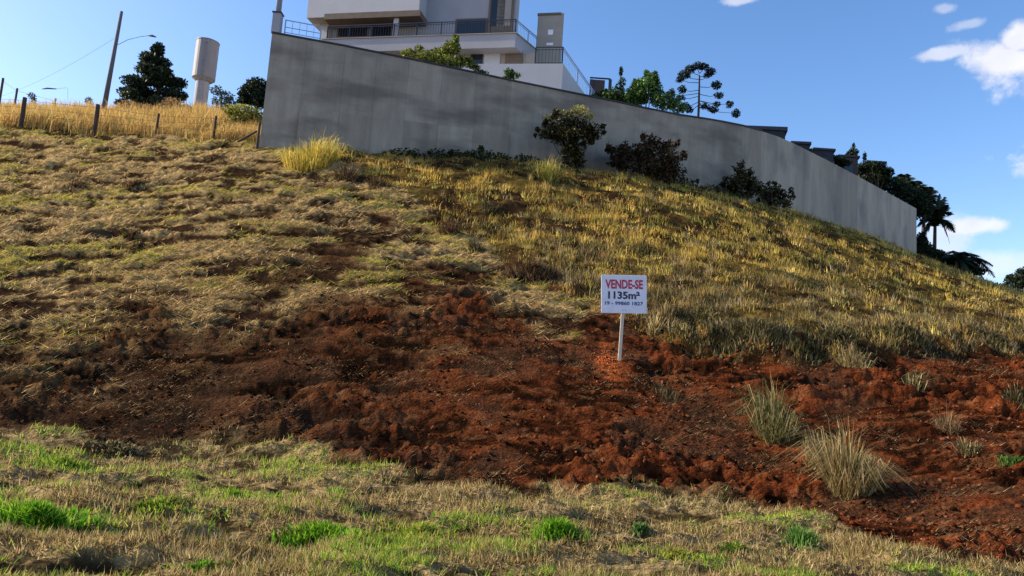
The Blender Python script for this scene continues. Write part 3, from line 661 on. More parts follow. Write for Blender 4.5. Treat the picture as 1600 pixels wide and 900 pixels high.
# straight, level-jointed heights
wall = thing('concrete_wall', 'long grey concrete retaining wall along the top of the slope', 'wall', loc=(tops[0][0], tops[0][1], ground(tops[0][0], tops[0][1]-0.3)))
core = MB(); 
def nrm(i):
    a = Vector(tops[max(i-1, 0)][:2]); b = Vector(tops[min(i+1, len(tops)-1)][:2]); t = (b-a).normalized(); return Vector((-t.y, t.x))   # away from the camera
NR = [nrm(i) for i in range(len(tops))]
def base_z(i): return ground(tops[i][0], tops[i][1]-0.2)
for i in range(len(tops)-1):
    a, b = tops[i], tops[i+1]; na, nb = NR[i], NR[i+1]
    A2, B2 = Vector(a[:2]), Vector(b[:2]); t = (B2-A2).normalized()
    z0a, z0b = base_z(i)-0.8, base_z(i+1)-0.8
    A3, B3 = A2+t*0.003, B2-t*0.003
    sct = MB(); sct.prism([A3, B3, B3+nb*0.10, A3+na*0.10], [z0a, z0b, z0b, z0a], [a[2], b[2], b[2], a[2]])
    sct.build('wall_panel', 'concrete' if i < 15 else 'concrete2', wall)
    core.prism([A2+na*0.09, B2+nb*0.09, B2+nb*0.30, A2+na*0.30], [z0a, z0b, z0b, z0a], [a[2]-0.01, b[2]-0.01, b[2]-0.01, a[2]-0.01])
    if i < 16:
        cpg = MB(); cpg.prism([A2-na*0.05, B2-nb*0.05, B2+nb*0.34, A2+na*0.34], [a[2]+0.003, b[2]+0.003, b[2]+0.003, a[2]+0.003], [a[2]+0.07, b[2]+0.07, b[2]+0.07, a[2]+0.07])
        cpg.build('coping', 'coping', wall)
    if 1 <= i < 7:       # slightly proud footing band
        fa, fb = 0.44, 0.44
        ft = MB(); za = base_z(i)+(a[2]-base_z(i))*0.36; zb = base_z(i+1)+(b[2]-base_z(i+1))*0.36
        ft.prism([A3-na*0.13, B3-nb*0.13, B3-nb*0.002, A3-na*0.002], [z0a, z0b, z0b, z0a], [za, zb, zb-0.0, za]); ft.build('footing_band', 'concrete', wall)
core.build('wall_core', 'concrete', wall)

# pole and railing at the left end of the wall
d0 = wall_d_px(431, 50)+0.15
pb = at(431, 50, d0); pole = thing('wall_pole', 'pale pole on a grey pillar at the left end of the wall', 'pole', loc=pb)
m = MB(); zt = at(431, 22, d0).z; m.prism([(pb.x-0.16, d0-0.13), (pb.x+0.17, d0-0.13), (pb.x+0.17, d0+0.2), (pb.x-0.16, d0+0.2)], pb.z-0.1, zt); m.build('pillar', 'greywhite', pole)
m = MB(); m.prism([(pb.x-0.19, d0-0.16), (pb.x+0.20, d0-0.16), (pb.x+0.20, d0+0.23), (pb.x-0.19, d0+0.23)], zt+0.002, zt+0.06); m.build('pillar_cap', 'coping', pole)
m = MB(); m.tube([(pb.x, d0+0.03, zt+0.06), (pb.x, d0+0.03, zt+4.5)], 0.115, 10); m.build('shaft', 'bluesteel', pole, smooth=True)
rl = thing('wall_railing', 'pale blue metal railing on top of the wall beside the pole', 'railing', loc=pb+Vector((0.3, 0.1, 0)))
def railing(parent, pts, H, mat, step=0.14, post=1.2, r=0.012, post_mat=None, extra_rail=None):
    """pts: polyline of base points"""
    m = MB(); ps = MB()
    for a, b in zip(pts[:-1], pts[1:]):
        a = Vector(a); b = Vector(b); L = (b-a).length; up = Vector((0, 0, H))
        m.bar(a+up, b+up, r*2.6, r*2.6); m.bar(a+Vector((0, 0, 0.08)), b+Vector((0, 0, 0.08)), r*2, r*2)
        if extra_rail: m.bar(a+Vector((0, 0, H*extra_rail)), b+Vector((0, 0, H*extra_rail)), r*2, r*2)
        n = max(2, int(L/step))
        for k in range(n+1):
            p = a.lerp(b, k/n); m.bar(p+Vector((0, 0, 0.08)), p+up, r*1.3, r*1.3)
        n = max(1, round(L/post))
        for k in range(n+1):
            p = a.lerp(b, k/n); ps = MB(); ps.bar(p, p+up+Vector((0, 0, 0.02)), r*3.6, r*3.6); ps.build('railing_post', mat, parent)
    return tag(m.build('balusters', mat, parent), kind='stuff')
ra = Vector(tops[0])+Vector((0.45, 0.18, 0.09)); rb2 = Vector(tops[1])*0.6+Vector(tops[2])*0.4+Vector((0, 0.18, 0.09)); rb2 = at(500, 63, wall_d_px(500, 63)+0.2)
railing(rl, [ra, rb2], 0.62, 'bluesteel', step=0.25, extra_rail=0.5)

# ------------------------------------------------------------------ white house behind the wall
P0 = at(508, 50, 40.0); P1 = at(806, 50, 37.6)
eu = (Vector((P1.x, P1.y))-Vector((P0.x, P0.y))).normalized(); ew = Vector((-eu.y, eu.x)); O2 = Vector((P0.x, P0.y))
def hp(px, py, w):
    r = ray(px, py); o = O2+ew*w            # solve t*r.xy = o + s*eu
    det = r[0]*(-eu.y)-r[1]*(-eu.x); t = (o.x*(-eu.y)-o.y*(-eu.x))/det
    pt = Vector((r[0]*t, r[1]*t)); return (pt-o).dot(eu), EYE+r[2]*t
HZ = ground(O2.x, 40) - 0.5
house = thing('white_house', 'modern white two-storey house with balcony and iron railings behind the wall', 'house', loc=(O2.x, O2.y, HZ))
def hxy(u, w): return O2+eu*u+ew*w
def hbox(name, mat, px0, py0, px1, py1, w0, w1, parent=None, z0=None, z1=None, cut=0):
    ua, za = hp(px0, py0, w0); ub, zb = hp(px1, py1, w0)
    z1 = za if z1 is None else z1; z0 = zb if z0 is None else z0
    m = MB(); m.prism([hxy(ua, w0), hxy(ub, w0), hxy(ub-cut, w1), hxy(ua, w1)], z0, z1)
    return m.build(name, mat, parent or house)
# lower storey (recessed), slab, upper volumes
zs_t = (hp(505, 66, 0)[1]+hp(806, 48, 0)[1])/2; zs_b = hp(760, 75, 0)[1]
hbox('lower_wall', 'cream', 560, 70, 822, 120, 0.8, 9, z1=zs_b-0.004, z0=HZ)
uR = hp(806, 50, 0)[0]; uL = hp(508, 50, 0)[0]
side = Vector((0.55, 0.84)); R2 = hxy(uR, 0)
m = MB(); m.prism([hxy(uL-0.1, 0), R2, R2+side*4.2, hxy(uR-0.5, 8), hxy(uL-0.1, 8)], zs_b, zs_t); m.build('balcony_slab', 'greywhite', house)
m = MB(); m.prism([hxy(uL-0.16, -0.06), R2+eu*0.06-ew*0.06, R2+side*4.2+eu*0.05, hxy(uR-0.5, 7.9), hxy(uL-0.16, 7.9)], zs_t+0.002, zs_t+0.05); m.build('balcony_edge', 'cream', house)
hbox('upper_wall', 'greywhite', 640, -260, 808, 60, 1.3, 9, z0=zs_t+0.052, cut=1.9)
hbox('upper_volume', 'white', 508, -240, 654, 21, 0.1, 8.5)
hbox('soffit_trim', 'brown', 507, 21.5, 656, 24.5, 0.06, 1.5)
hbox('upper_wall', 'greywhite', 508, 26, 620, 64, 1.25, 8, z0=zs_t+0.052, z1=hp(560, 24, 0.1)[1]-0.006)
hbox('porch_column', 'white', 616, 23, 620, 60, 0.25, 0.40, z0=zs_t+0.052, z1=hp(560, 24, 0.1)[1]-0.01)
hbox('lit_corner_strip', 'white', 503, 24, 511, 70, 0.9, 1.24, z0=zs_t-0.8, z1=hp(560, 24, 0.1)[1]-0.01)  # white strip at the wall corner, its sunlit brightness put into the colour
hbox('dark_opening', 'glass', 622, 22, 655, 60, 1.6, 1.7, z0=zs_t+0.06)
hbox('upper_wall', 'darkbrown', 612, 10, 662, 62, 1.75, 8, z0=zs_t+0.052)
hbox('roof_slab', 'white', 498, -262, 814, -250, -0.2, 9.4, cut=2.2)
hbox('canopy', 'greywhite', 484, 14, 507.5, 18, 1.2, 5)
for (a, b, c, d_) in ((527, 40, 575, 58), (580, 34, 612, 58)):
    w = hbox('window', 'brown', a, b, c, d_, 1.19, 1.248); hbox('pane', 'glass', a+3, b+2.5, c-3, d_-2.5, 1.185, 1.189, w) if False else hbox('window_pane', 'glass', a+2.5, b+2.2, c-2.5, d_-2, 1.175, 1.187)
hbox('door_frame', 'brown', 712, 29.5, 760, 50, 1.24, 1.297, z0=zs_t+0.054); hbox('sliding_door', 'glass', 714.5, 31.5, 757.5, 50, 1.20, 1.237, z0=zs_t+0.06)
hbox('tall_window', 'brown', 776, -150, 800, 50, 1.22, 1.297, z0=zs_t+0.054); hbox('window_pane', 'glass', 779, -146, 787, 40, 1.20, 1.217); hbox('window_pane', 'cream', 789, -146, 797, 40, 1.20, 1.217)
for (a, b, c, d_) in ((528, -160, 575, -80), (590, -160, 636, -80), (670, -160, 740, -70)):
    w0_ = 0.04 if c < 650 else 1.24
    hbox('window', 'brown', a, b, c, d_, w0_, w0_+0.055); hbox('window_pane', 'glass', a+3, b+3, c-3, d_-3, w0_-0.02, w0_-0.003)
# lower storey openings
hbox('lower_door', 'white', 757, 81, 780, 104, 0.73, 0.797); hbox('lower_window', 'glass', 736, 82, 753, 100, 0.73, 0.797)
hbox('lower_window', 'brown', 790, 80, 816, 101, 0.75, 0.797)
hbox('lower_pillar', 'cream', 823, 76, 834, 112, 0.7, 1.3, z0=HZ, z1=zs_b-0.004)
# terrace
T0 = at(750, 103, 35.8); T1 = at(880, 97, 35.0); zt_ = (T0.z+T1.z)/2
tE = T1+Vector((0.60, 0.80, 0))*6.5
terr = MB(); terr.prism([(T0.x-1.0, T0.y+0.1), (T1.x, T1.y), (tE.x, tE.y), (tE.x-2, tE.y+1.5), (T0.x-1, T0.y+4)], HZ-0.5, [zt_, zt_, zt_-2.3, zt_-2.3, zt_]); terr.build('terrace_base', 'white', house)
# lift block with small white plates on its front
hbox('lift_tower', 'cream', 841, 22, 876, 110, 2.2, 4.0, z0=HZ, cut=0.38)
hbox('lift_cap', 'brown', 840, 20.5, 877, 22.5, 2.15, 4.05, cut=0.38)
hbox('lift_plate', 'sign', 856.5, 46.5, 864, 54, 2.16, 2.197); hbox('lift_plate', 'sign', 854, 67, 864, 70.5, 2.16, 2.197)
def rail_h(pts, H, name, mat='iron', **kw):
    r_ = bpy.data.objects.new(name, None); C.objects.link(r_); r_.parent = house; r_.location = Vector(pts[0])-house.location
    m = MB(); Lw = house.location+r_.location
    class P: pass
    mm, pp = MB(), MB()
    r = kw.get('r', 0.016); step = kw.get('step', 0.16)
    for a, b in zip(pts[:-1], pts[1:]):
        a = Vector(a); b = Vector(b); L = (b-a).length; up = Vector((0, 0, H))
        mm.bar(a+up, b+up, r*2.8); mm.bar(a+Vector((0, 0, 0.08)), b+Vector((0, 0, 0.08)), r*2); mm.bar(a+up*0.86, b+up*0.86, r*1.6)
        n = max(2, int(L/step))
        for k in range(n+1): p = a.lerp(b, k/n); mm.bar(p+Vector((0, 0, 0.08)), p+up, r*1.1)
        n = max(1, round(L/1.5))
        for k in range(n+1):
            p = a.lerp(b, k/n); pp = MB(); pp.bar(p, p+up, r*4)
            link_mesh('railing_post', [(v[0]-Lw[0], v[1]-Lw[1], v[2]-Lw[2]) for v in pp.v], pp.f, mat, r_)
    tag(link_mesh('balusters', [(v[0]-Lw[0], v[1]-Lw[1], v[2]-Lw[2]) for v in mm.v], mm.f, mat, r_), kind='stuff')
zr = zs_t+0.055
def h3(u, w, z): p = hxy(u, w); return Vector((p.x, p.y, z))
Hb = hp(806, 25, 0.1)[1]-hp(806, 47, 0.1)[1]
uM = hp(650, 50, 0)[0]
rail_h([h3(0.1, 0.12, zr), h3(uM, 0.12, zr)], Hb, 'balcony_railing')
rail_h([h3(uM+0.02, 0.12, zr), h3(uR-0.06, 0.12, zr)], Hb, 'balcony_railing')
s3 = Vector((side.x, side.y, 0)); c3 = h3(uR-0.06, 0.14, zr)
rail_h([c3, c3+s3*4.0], Hb, 'balcony_railing', mat='bluesteel')
tr0 = at(836, 99, T1.y+0.35); tr0 = Vector((tr0.x, tr0.y, zt_+0.003)); tr1 = Vector((T1.x-0.05, T1.y+0.12, zt_+0.003))
Ht = at(880, 70, 35.1).z-at(880, 97, 35.1).z
rail_h([tr0, tr1], Ht, 'terrace_railing'); rail_h([tr1, tr1+Vector((0.60, 0.80, 0))*6.2+Vector((0, 0, -2.15))], Ht, 'terrace_railing', mat='bluesteel')
# small planter structure at the end of the stairs
gb = at(935, 140, 38.5); gate = thing('garden_gate', 'small dark gate frame at the foot of the terrace stairs', 'gate', loc=(gb.x, gb.y, gb.z-2.5))
def pbox(name, mat, px0, py0, px1, py1, d, th, parent, zlow=None):
    a = at(px0, py0, d); b = at(px1, py1, d); m = MB(); m.prism([(a.x, d), (b.x, d), (b.x, d+th), (a.x, d+th)], b.z if zlow is None else zlow, a.z); return m.build(name, mat, parent)
pbox('gate_panel', 'darkbrown', 925, 124, 944, 150, 38.5, 0.1, gate); pbox('gate_beam', 'iron', 922, 120, 954, 123, 38.45, 0.15, gate)
pbox('gate_post', 'iron', 951.5, 123.5, 954, 165, 38.46, 0.12, gate); pbox('gate_post', 'iron', 922, 123.5, 924.5, 165, 38.46, 0.12, gate)

# ------------------------------------------------------------------ dark houses stepping down behind the wall
gh = 'dark rooftops stepping down behind the wall'
def dark_house(px0, py0, px1, py1, d, lab, mat='darkroof', slab=3.0, tilt=0.0):
    a = at(px0, py0, d); b = at(px1, py0, d); zb = ground(a.x*0.9, 46)-2
    r = thing('dark_house', lab, 'house', gh, loc=(a.x, d, zb))
    th = 3.2; sk = Vector((0.25, 1)).normalized()
    zt1 = a.z-0.14; z2 = at(px1, py1, d).z*0+zt1
    m = MB(); m.prism([(a.x+0.1, d+0.1), (b.x-0.1, d+0.1), (b.x-0.1+sk.x*th, d+th), (a.x+0.1+sk.x*th, d+th)], zb, zt1-0.002); m.build('wall', 'darkbrown' if mat == 'darkbrown' else 'darkroof', r)
    m = MB(); m.prism([(a.x, d), (b.x, d), (b.x+sk.x*(th+.2), d+th+.2), (a.x+sk.x*(th+.2), d+th+.2)], zt1, [a.z+tilt*0, a.z+tilt, a.z+tilt, a.z]); m.build('roof', 'coping', r)
    m = MB(); w = (b.x-a.x); m.prism([(a.x+w*0.3, d+0.06), (a.x+w*0.7, d+0.06), (a.x+w*0.7, d+0.098), (a.x+w*0.3, d+0.098)], zt1-1.6, zt1-0.5); m.build('window', 'glass', r)
    return r
dark_house(1145, 195, 1231, 220, 39, 'dark flat-roofed house widest and highest of the row', tilt=0.1)
dark_house(1236, 220, 1268, 240, 42, 'dark flat roof second in the stepped row', tilt=0.03)
dark_house(1271, 230, 1306, 250, 45, 'dark flat roof third in the stepped row, in the middle')
dark_house(1310, 241, 1344, 275, 47, 'dark brownish block fourth in the row with a plant on top', mat='darkbrown')
dark_house(1354, 250, 1386, 290, 50, 'last dark block of the row overgrown with leaves', mat='darkbrown')

# ------------------------------------------------------------------ leaves
def leaf_cloud(blobs, n, size, cols, jit=0.3, droop=0.0, hollow=0.25, el=1.8):
    """blobs: (centre, (rx,ry,rz), weight). returns V, loops, sizes, tint of many small pointed leaves"""
    wts = np.array([b[2] for b in blobs], float); wts /= wts.sum(); bi = rng.choice(len(blobs), n, p=wts)
    c = np.array([tuple(b[0]) for b in blobs])[bi]; r = np.array([b[1] for b in blobs])[bi]
    v = rng.normal(0, 1, (n, 3)); v /= np.linalg.norm(v, axis=1)[:, None]; rad = rng.uniform(hollow, 1.12, n)**0.7
    P = c+v*rad[:, None]*r
    d1 = v*0.7+rng.normal(0, 0.7, (n, 3)); d1[:, 2] -= droop; d1 /= np.linalg.norm(d1, axis=1)[:, None]
    d2 = np.cross(d1, rng.normal(0, 1, (n, 3))); d2 /= np.linalg.norm(d2, axis=1)[:, None]
    s = size*rng.uniform(0.6, 1.4, n)[:, None]
    V = np.stack([P-d1*s*el/2, P+d2*s/2, P+d1*s*el/2, P-d2*s/2], 1)
    T = np.repeat(pick(cols, n, jit)[:, None], 4, 1)
    return V.reshape(-1, 3), np.arange(n*4), np.full(n, 4), T.reshape(-1, 3)
def plant(name, label, cat, base, blobs, n, size, cols, stems=(), group=None, bark='bark', crown='crown', **kw):
    r = thing(name, label, cat, group, loc=base)
    B = np.array(tuple(base))
    V, L, S, T = leaf_cloud(blobs, n, size, cols, **kw)
    fast_mesh(crown, V-B, L, S, 'leaf', r, tint=T)
    for i, (pts, rad) in enumerate(stems):
        m = MB(); m.tube(pts, rad, 7); m.build('trunk' if i == 0 else 'branch', bark, r, smooth=True)
    return r
def sphere_px(px, py, rpx, rpy, d, w=None, rd=None):
    p = at(px, py, d); rx = rpx/F*d; rz = rpy/F*d; return (p, (rx, rd or rx, rz), w or rx*rz)
DG = [(0.018, 0.030, 0.016), (0.028, 0.045, 0.022), (0.014, 0.022, 0.018), (0.04, 0.055, 0.025)]
MG = [(0.05, 0.10, 0.025), (0.08, 0.15, 0.03), (0.035, 0.07, 0.02), (0.12, 0.19, 0.04)]
# conifer on the left
d = 41; bs = at(240, 200, d); bs.z = ground(bs.x, d)-0.1
bl = []
for (x_, y_, rx, ry) in ((247, 78, 15, 15), (240, 92, 24, 14), (254, 98, 20, 12), (225, 108, 26, 12), (258, 114, 26, 12), (214, 128, 28, 12), (245, 126, 34, 13), (275, 130, 22, 12),
                         (200, 146, 24, 12), (232, 146, 36, 12), (268, 148, 30, 12), (192, 162, 14, 10), (220, 162, 30, 10), (262, 160, 34, 10), (240, 174, 34, 10), (240, 108, 16, 24)):
    for s in range(3):
        bl.append(sphere_px(x_+random.uniform(-.3, .3)*rx, y_, rx*0.62, ry*0.75, d+random.uniform(-1, 1)*(y_-60)/100*1.6, w=rx*ry))
plant('conifer_tree', 'dark broad conifer between the leaning pole and the water tank', 'tree', bs, bl, 15000, 0.10, DG, [([bs, (bs.x, d, at(240, 85, d).z)], [0.2, 0.04])], el=2.0)
# dark tree beside the left end of the wall
d = 36; bs = at(400, 210, d); bs.z = ground(bs.x, d)-0.1
plant('dark_tree', 'dark small tree peeking out left of the wall end', 'tree', bs, [sphere_px(*a, d) for a in ((403, 136, 20, 14), (388, 146, 16, 12), (408, 155, 18, 16), (383, 158, 12, 10))], 3500, 0.09, DG, [([bs, at(402, 140, d)], [0.1, 0.03])])
d = 32; bs = at(385, 208, d); bs.z = ground(bs.x, d)-0.1
plant('yellow_bush', 'yellow-green bush in front of the dark tree by the wall end', 'bush', bs, [sphere_px(*a, d) for a in ((385, 180, 28, 16), (398, 195, 16, 20), (362, 172, 14, 8), (372, 192, 16, 10))], 3200, 0.07, [(0.28, 0.30, 0.06), (0.4, 0.36, 0.09), (0.14, 0.17, 0.04)], [([bs, at(388, 180, d)], [0.05, 0.015])])
d = 43; bs = at(345, 200, d); bs.z = ground(bs.x, d)-0.1
plant('thin_tree', 'thin wispy tree just right of the water tank', 'tree', bs, [sphere_px(*a, d) for a in ((340, 142, 12, 8), (352, 150, 14, 8), (338, 158, 9, 6), (362, 158, 9, 7), (348, 165, 16, 8))], 1100, 0.08, [(0.06, 0.09, 0.07), (0.1, 0.13, 0.09)], [([bs, at(346, 165, d), at(348, 140, d)], [0.06, 0.04, 0.01]), ([at(346, 165, d), at(362, 150, d)], [0.03, 0.01])])
for (px_, py_, lab) in ((50, 150, 'tiny far shrub on the field skyline near the left fence posts'), (139, 158, 'tiny far sapling on the skyline left of the leaning pole')):
    d = 48; bs = at(px_, 180, d); bs.z = ground(bs.x, d)-0.1
    plant('far_shrub', lab, 'shrub', bs, [sphere_px(px_, py_, 6, 6, d), sphere_px(px_+3, py_+8, 4, 8, d)], 260, 0.07, [(0.07, 0.1, 0.09), (0.12, 0.15, 0.12)], [([bs, at(px_, py_, d)], [0.03, 0.01])])
# brown dead shrub at the foot of the conifer
d = 36; bs = at(215, 205, d); bs.z = ground(bs.x, d)-0.1
plant('brown_shrub', 'brown withered shrub at the foot of the conifer', 'shrub', bs, [sphere_px(*a, d) for a in ((202, 168, 16, 10), (226, 172, 20, 9), (272, 166, 20, 12), (188, 176, 12, 8), (290, 172, 12, 9))], 2400, 0.07, [(0.30, 0.18, 0.09), (0.18, 0.11, 0.06), (0.4, 0.26, 0.12)], [([bs, at(216, 165, d)], [0.05, 0.015])])

# water tank
d = 47; cb = at(318, 180, d); gz = ground(cb.x, d)-0.1; tk = thing('water_tank', 'pale grey cylindrical water tower behind the golden field', 'water tower', loc=(cb.x, d, gz))
xc = at(321, 100, d).x; zt1, zt0 = at(321, 67, d).z, at(321, 124, d).z; Rt = 17.5/F*d; zc0 = at(318, 128, d).z
m = MB(); m.tube([(xc, d, zt0), (xc, d, zt1)], Rt, 28); m.build('tank_body', 'tank', tk)
m = MB(); m.tube([(xc, d, zt1+0.002), (xc, d, zt1+0.06)], [Rt*1.03, Rt*1.03], 28); m.build('tank_lid', 'tank', tk)
m = MB(); m.tube([(xc, d, zc0), (xc, d, zt0-0.002)], [Rt*0.68, Rt*0.98], 28); m.build('tank_funnel', 'greywhite', tk)
m = MB(); m.tube([(xc-0.02, d, gz), (xc-0.02, d, zc0-0.002)], Rt*0.60, 20); m.build('column', 'greywhite', tk)
m = MB(); 
for s in (-1, 1): m.bar((xc+s*0.16+0.3, d-Rt-0.1, gz+1), (xc+s*0.16+0.3, d-Rt-0.1, zt1), 0.03)
for k in range(18): zz = gz+1.2+k*(zt1-gz-1.3)/18; m.bar((xc+0.14, d-Rt-0.1, zz), (xc+0.46, d-Rt-0.1, zz), 0.02)
for zz in (zt0+0.3, zt1-0.3): m.bar((xc+0.3, d-Rt-0.1, zz), (xc+0.3, d-Rt+0.1, zz), 0.02)
m.build('ladder', 'tank', tk)
# leaning utility pole with lamp arm
d = 38; a = at(162, 172, d); b = at(190, 18, d); gz = ground(a.x, d)-0.3
dirp = (b-a); a2 = a+dirp*((gz-a.z)/dirp.z)
up_ = thing('utility_pole', 'dark utility pole with a street-lamp arm left of the conifer', 'pole', loc=a2)
m = MB(); m.tube([a2, b], [0.15, 0.085], 9); m.build('pole_shaft', 'utility', up_, smooth=True)
m = MB(); q0 = at(184, 70, d); m.tube([q0, at(200, 62, d), at(220, 57, d), at(236, 55.5, d)], 0.015, 6); m.build('lamp_arm', 'tank', up_, smooth=True)
m = MB(); m.tube([at(232, 55.5, d), at(238, 56, d), at(244, 58, d)], [0.04, 0.07, 0.03], 8); m.build('lamp_head', 'utility', up_, smooth=True)
pts = []
A_, B_ = at(186, 55, d), at(-60, 165, 60)
for k in range(17):
    t = k/16; p = A_.lerp(B_, t); p.z -= 1.6*4*t*(1-t)*0.5; pts.append(p)
cbm = MB(); cbm.tube(pts, 0.008, 4); cb_o = cbm.build('power_cable', 'tank'); tag(cb_o, 'thin pale cable sagging leftwards from the utility pole', 'cable')
d = 55; m = MB(); m.tube([at(66, 139, d), at(74, 138, d), at(88, 139, d)], [0.04, 0.07, 0.04], 8)
fl = thing('far_street_lamp', 'tiny far street lamp above the field skyline at left', 'street lamp', loc=at(84, 175, d)); m.build('lamp_head', 'utility', fl, smooth=True)
m = MB(); m.tube([at(86, 139, d), at(104, 137, d), at(106, 140, d), at(106, 230, d)], 0.012, 5); m.build('lamp_mast', 'tank', fl)

# fences
def post_px(px, ptop, pbot, d=None, rad=0.06):
    p = on_ground(px, pbot) if d is None else Vector((at(px, pbot, d).x, d, at(px, pbot, d).z-0.6))
    top = at(px+((pbot-ptop)*0.10), ptop, p.y); return p, top
fposts = [(-60, 146, 194), (32, 152, 197), (147, 163, 207), (243, 177, 218), (333, 181, 222), (402, 190, 230)]
fp = []
for (px, pt, pb_) in fposts:
    r = ray(px, pb_); dd = np.interp(px, [-60, 32, 150, 243, 335, 403], [30.5, 30.4, 30.1, 29.7, 29.2, 27.6]); x_ = r[0]/r[1]*dd; gz = ground(x_, dd)
    zt = at(px, pt, dd).z; fp.append((Vector((x_, dd, gz-0.3)), Vector((x_, dd, max(zt, gz+0.9)))))
fen = thing('wire_fence', 'wire fence with dark wooden posts along the top left slope', 'fence', loc=fp[0][0])
for i, (a, b) in enumerate(fp):
    m = MB(); rr = 0.095 if i in (1, 2) else 0.055
    m.tube([a, a.lerp(b, 0.5)+Vector((random.uniform(-.02, .02), 0, 0)), b], [rr*1.05, rr, rr*0.9], 7); m.build('post', 'post', fen)
m = MB(); m.tube([at(372, 221, 28.0), at(401, 205, 27.7)], 0.045, 6); m.build('brace', 'post', fen)
for k in range(4):
    m = MB()
    m.tube([a.lerp(b, 0.35+0.19*k) for a, b in fp], 0.006, 4); m.build('wire', 'coping', fen)
fp2 = []
for (px, pt, pb_) in ((5, 122, 158), (27, 138, 165), (87, 154, 176), (300, 168, 182)):
    dd = {5: 33.5, 27: 38, 87: 42, 300: 44}[px]; b = at(px, pt, dd); gz = ground(b.x, dd); fp2.append((Vector((b.x, dd, gz-0.2)), b))
fn2 = thing('field_post_row', 'second row of thin posts standing far back in the golden field', 'fence', loc=fp2[0][0])
for a, b in fp2[:3]:
    m = MB(); m.tube([a, b], 0.055, 6); m.build('post', 'post', fn2)
m = MB(); m.tube([b-Vector((0, 0, 0.15)) for a, b in fp2[:3]], 0.006, 4); m.build('wire', 'coping', fn2)

# fixings of the sign
# bushes in front of the wall
def bush(px_, py_, blobs, n, size, cols, lab, dfront=1.3, name='bush', cat='bush', group='bushes growing against the wall', **kw):
    d = wall_d_px(px_, py_)-dfront; bs = at(px_, py_, d); bs.z = ground(bs.x, d)-0.1
    bb = [sphere_px(*a, d+random.uniform(-.5, .4)) for a in blobs]
    for b_ in list(bb):
        for _ in range(2):
            t_ = random.uniform(-0.3, math.pi+0.3); c_ = Vector(b_[0])+Vector((math.cos(t_)*b_[1][0]*1.15, random.uniform(-.3, .3), math.sin(t_)*b_[1][2]*1.15)); q_ = b_[1][2]*random.uniform(0.3, 0.55)
            bb.append((c_, (q_, q_, q_*random.uniform(.7, 1.6)), b_[2]*0.14))
    stems = [([bs, bs.lerp(Vector(bb[0][0]), 0.6), Vector(bb[0][0])], [0.07, 0.045, 0.015])]
    for b_ in bb[1:7]: stems.append(([bs+Vector((0, 0, .1)), bs.lerp(Vector(b_[0]), 0.55)+Vector((0, 0, -0.05)), Vector(b_[0])], [0.04, 0.025, 0.01]))
    kw.setdefault('jit', 0.4); kw.setdefault('hollow', 0.12)
    return plant(name, lab, cat, bs, bb, int(n*0.72), size, cols, stems, group, **kw)
BK = [(0.035, 0.036, 0.014), (0.065, 0.058, 0.020), (0.018, 0.019, 0.010), (0.11, 0.09, 0.03)]
umbrella_bush = bush(895, 268, ((890, 192, 34, 12), (868, 204, 26, 10), (915, 204, 26, 12), (888, 214, 34, 12), (856, 210, 18, 7), (926, 212, 16, 8), (895, 234, 20, 14), (900, 252, 16, 14)), 8500, 0.075, BK, 'olive umbrella-shaped bush with yellow flowering top against the wall', 1.6)
bs_ = wall_d_px(895, 180)-1.7
V_, L_, S_, T_ = leaf_cloud([sphere_px(*a, bs_) for a in ((905, 172, 16, 6), (885, 178, 16, 5), (920, 182, 9, 5), (858, 184, 12, 4), (872, 178, 10, 4))], 900, 0.06, [(0.5, 0.44, 0.16), (0.36, 0.34, 0.10)])
fast_mesh('flower_heads', V_-np.array(tuple(umbrella_bush.location)), L_, S_, 'leaf', umbrella_bush, tint=T_)
RB = [(0.034, 0.026, 0.012), (0.060, 0.042, 0.018), (0.024, 0.024, 0.011), (0.10, 0.045, 0.02)]
bush(1010, 290, ((1018, 222, 16, 14), (1040, 230, 18, 12), (972, 240, 22, 12), (1000, 242, 26, 16), (1040, 250, 26, 18), (965, 255, 16, 8), (1010, 262, 34, 16), (1050, 270, 22, 16), (1030, 284, 28, 12)), 9500, 0.08, RB, 'dark reddish-brown bush right of the umbrella-shaped bush')
bush(1160, 312, ((1158, 275, 10, 16), (1150, 286, 16, 12), (1172, 286, 14, 14), (1185, 294, 12, 10), (1140, 294, 14, 8), (1160, 302, 24, 8)), 3400, 0.075, BK, 'dark green spiky bush farther right against the wall', el=2.6)
bush(1215, 332, ((1210, 298, 14, 10), (1196, 304, 14, 8), (1222, 308, 14, 12), (1208, 318, 24, 8), (1230, 320, 8, 8)), 3000, 0.075, BK, 'low round dark bush, last one along the wall')
bush(740, 262, ((640, 244, 34, 8), (700, 249, 40, 12), (760, 252, 44, 13), (820, 256, 30, 12), (720, 252, 30, 12)), 8000, 0.07, [(0.03, 0.045, 0.015), (0.05, 0.065, 0.02), (0.02, 0.03, 0.012)], 'low dark leaf strip standing in for the wall shadow along its foot', 0.7, name='wall_shadow_leaves', cat='hedge')  # leaves kept dark to stand for the wall's shadow on the grass
bush(1090, 312, ((1070, 288, 20, 8), (1100, 298, 26, 8), (1130, 306, 22, 7)), 2400, 0.07, [(0.04, 0.055, 0.018), (0.07, 0.08, 0.025)], 'low weeds at the wall foot between the reddish and the spiky bush', 0.8)
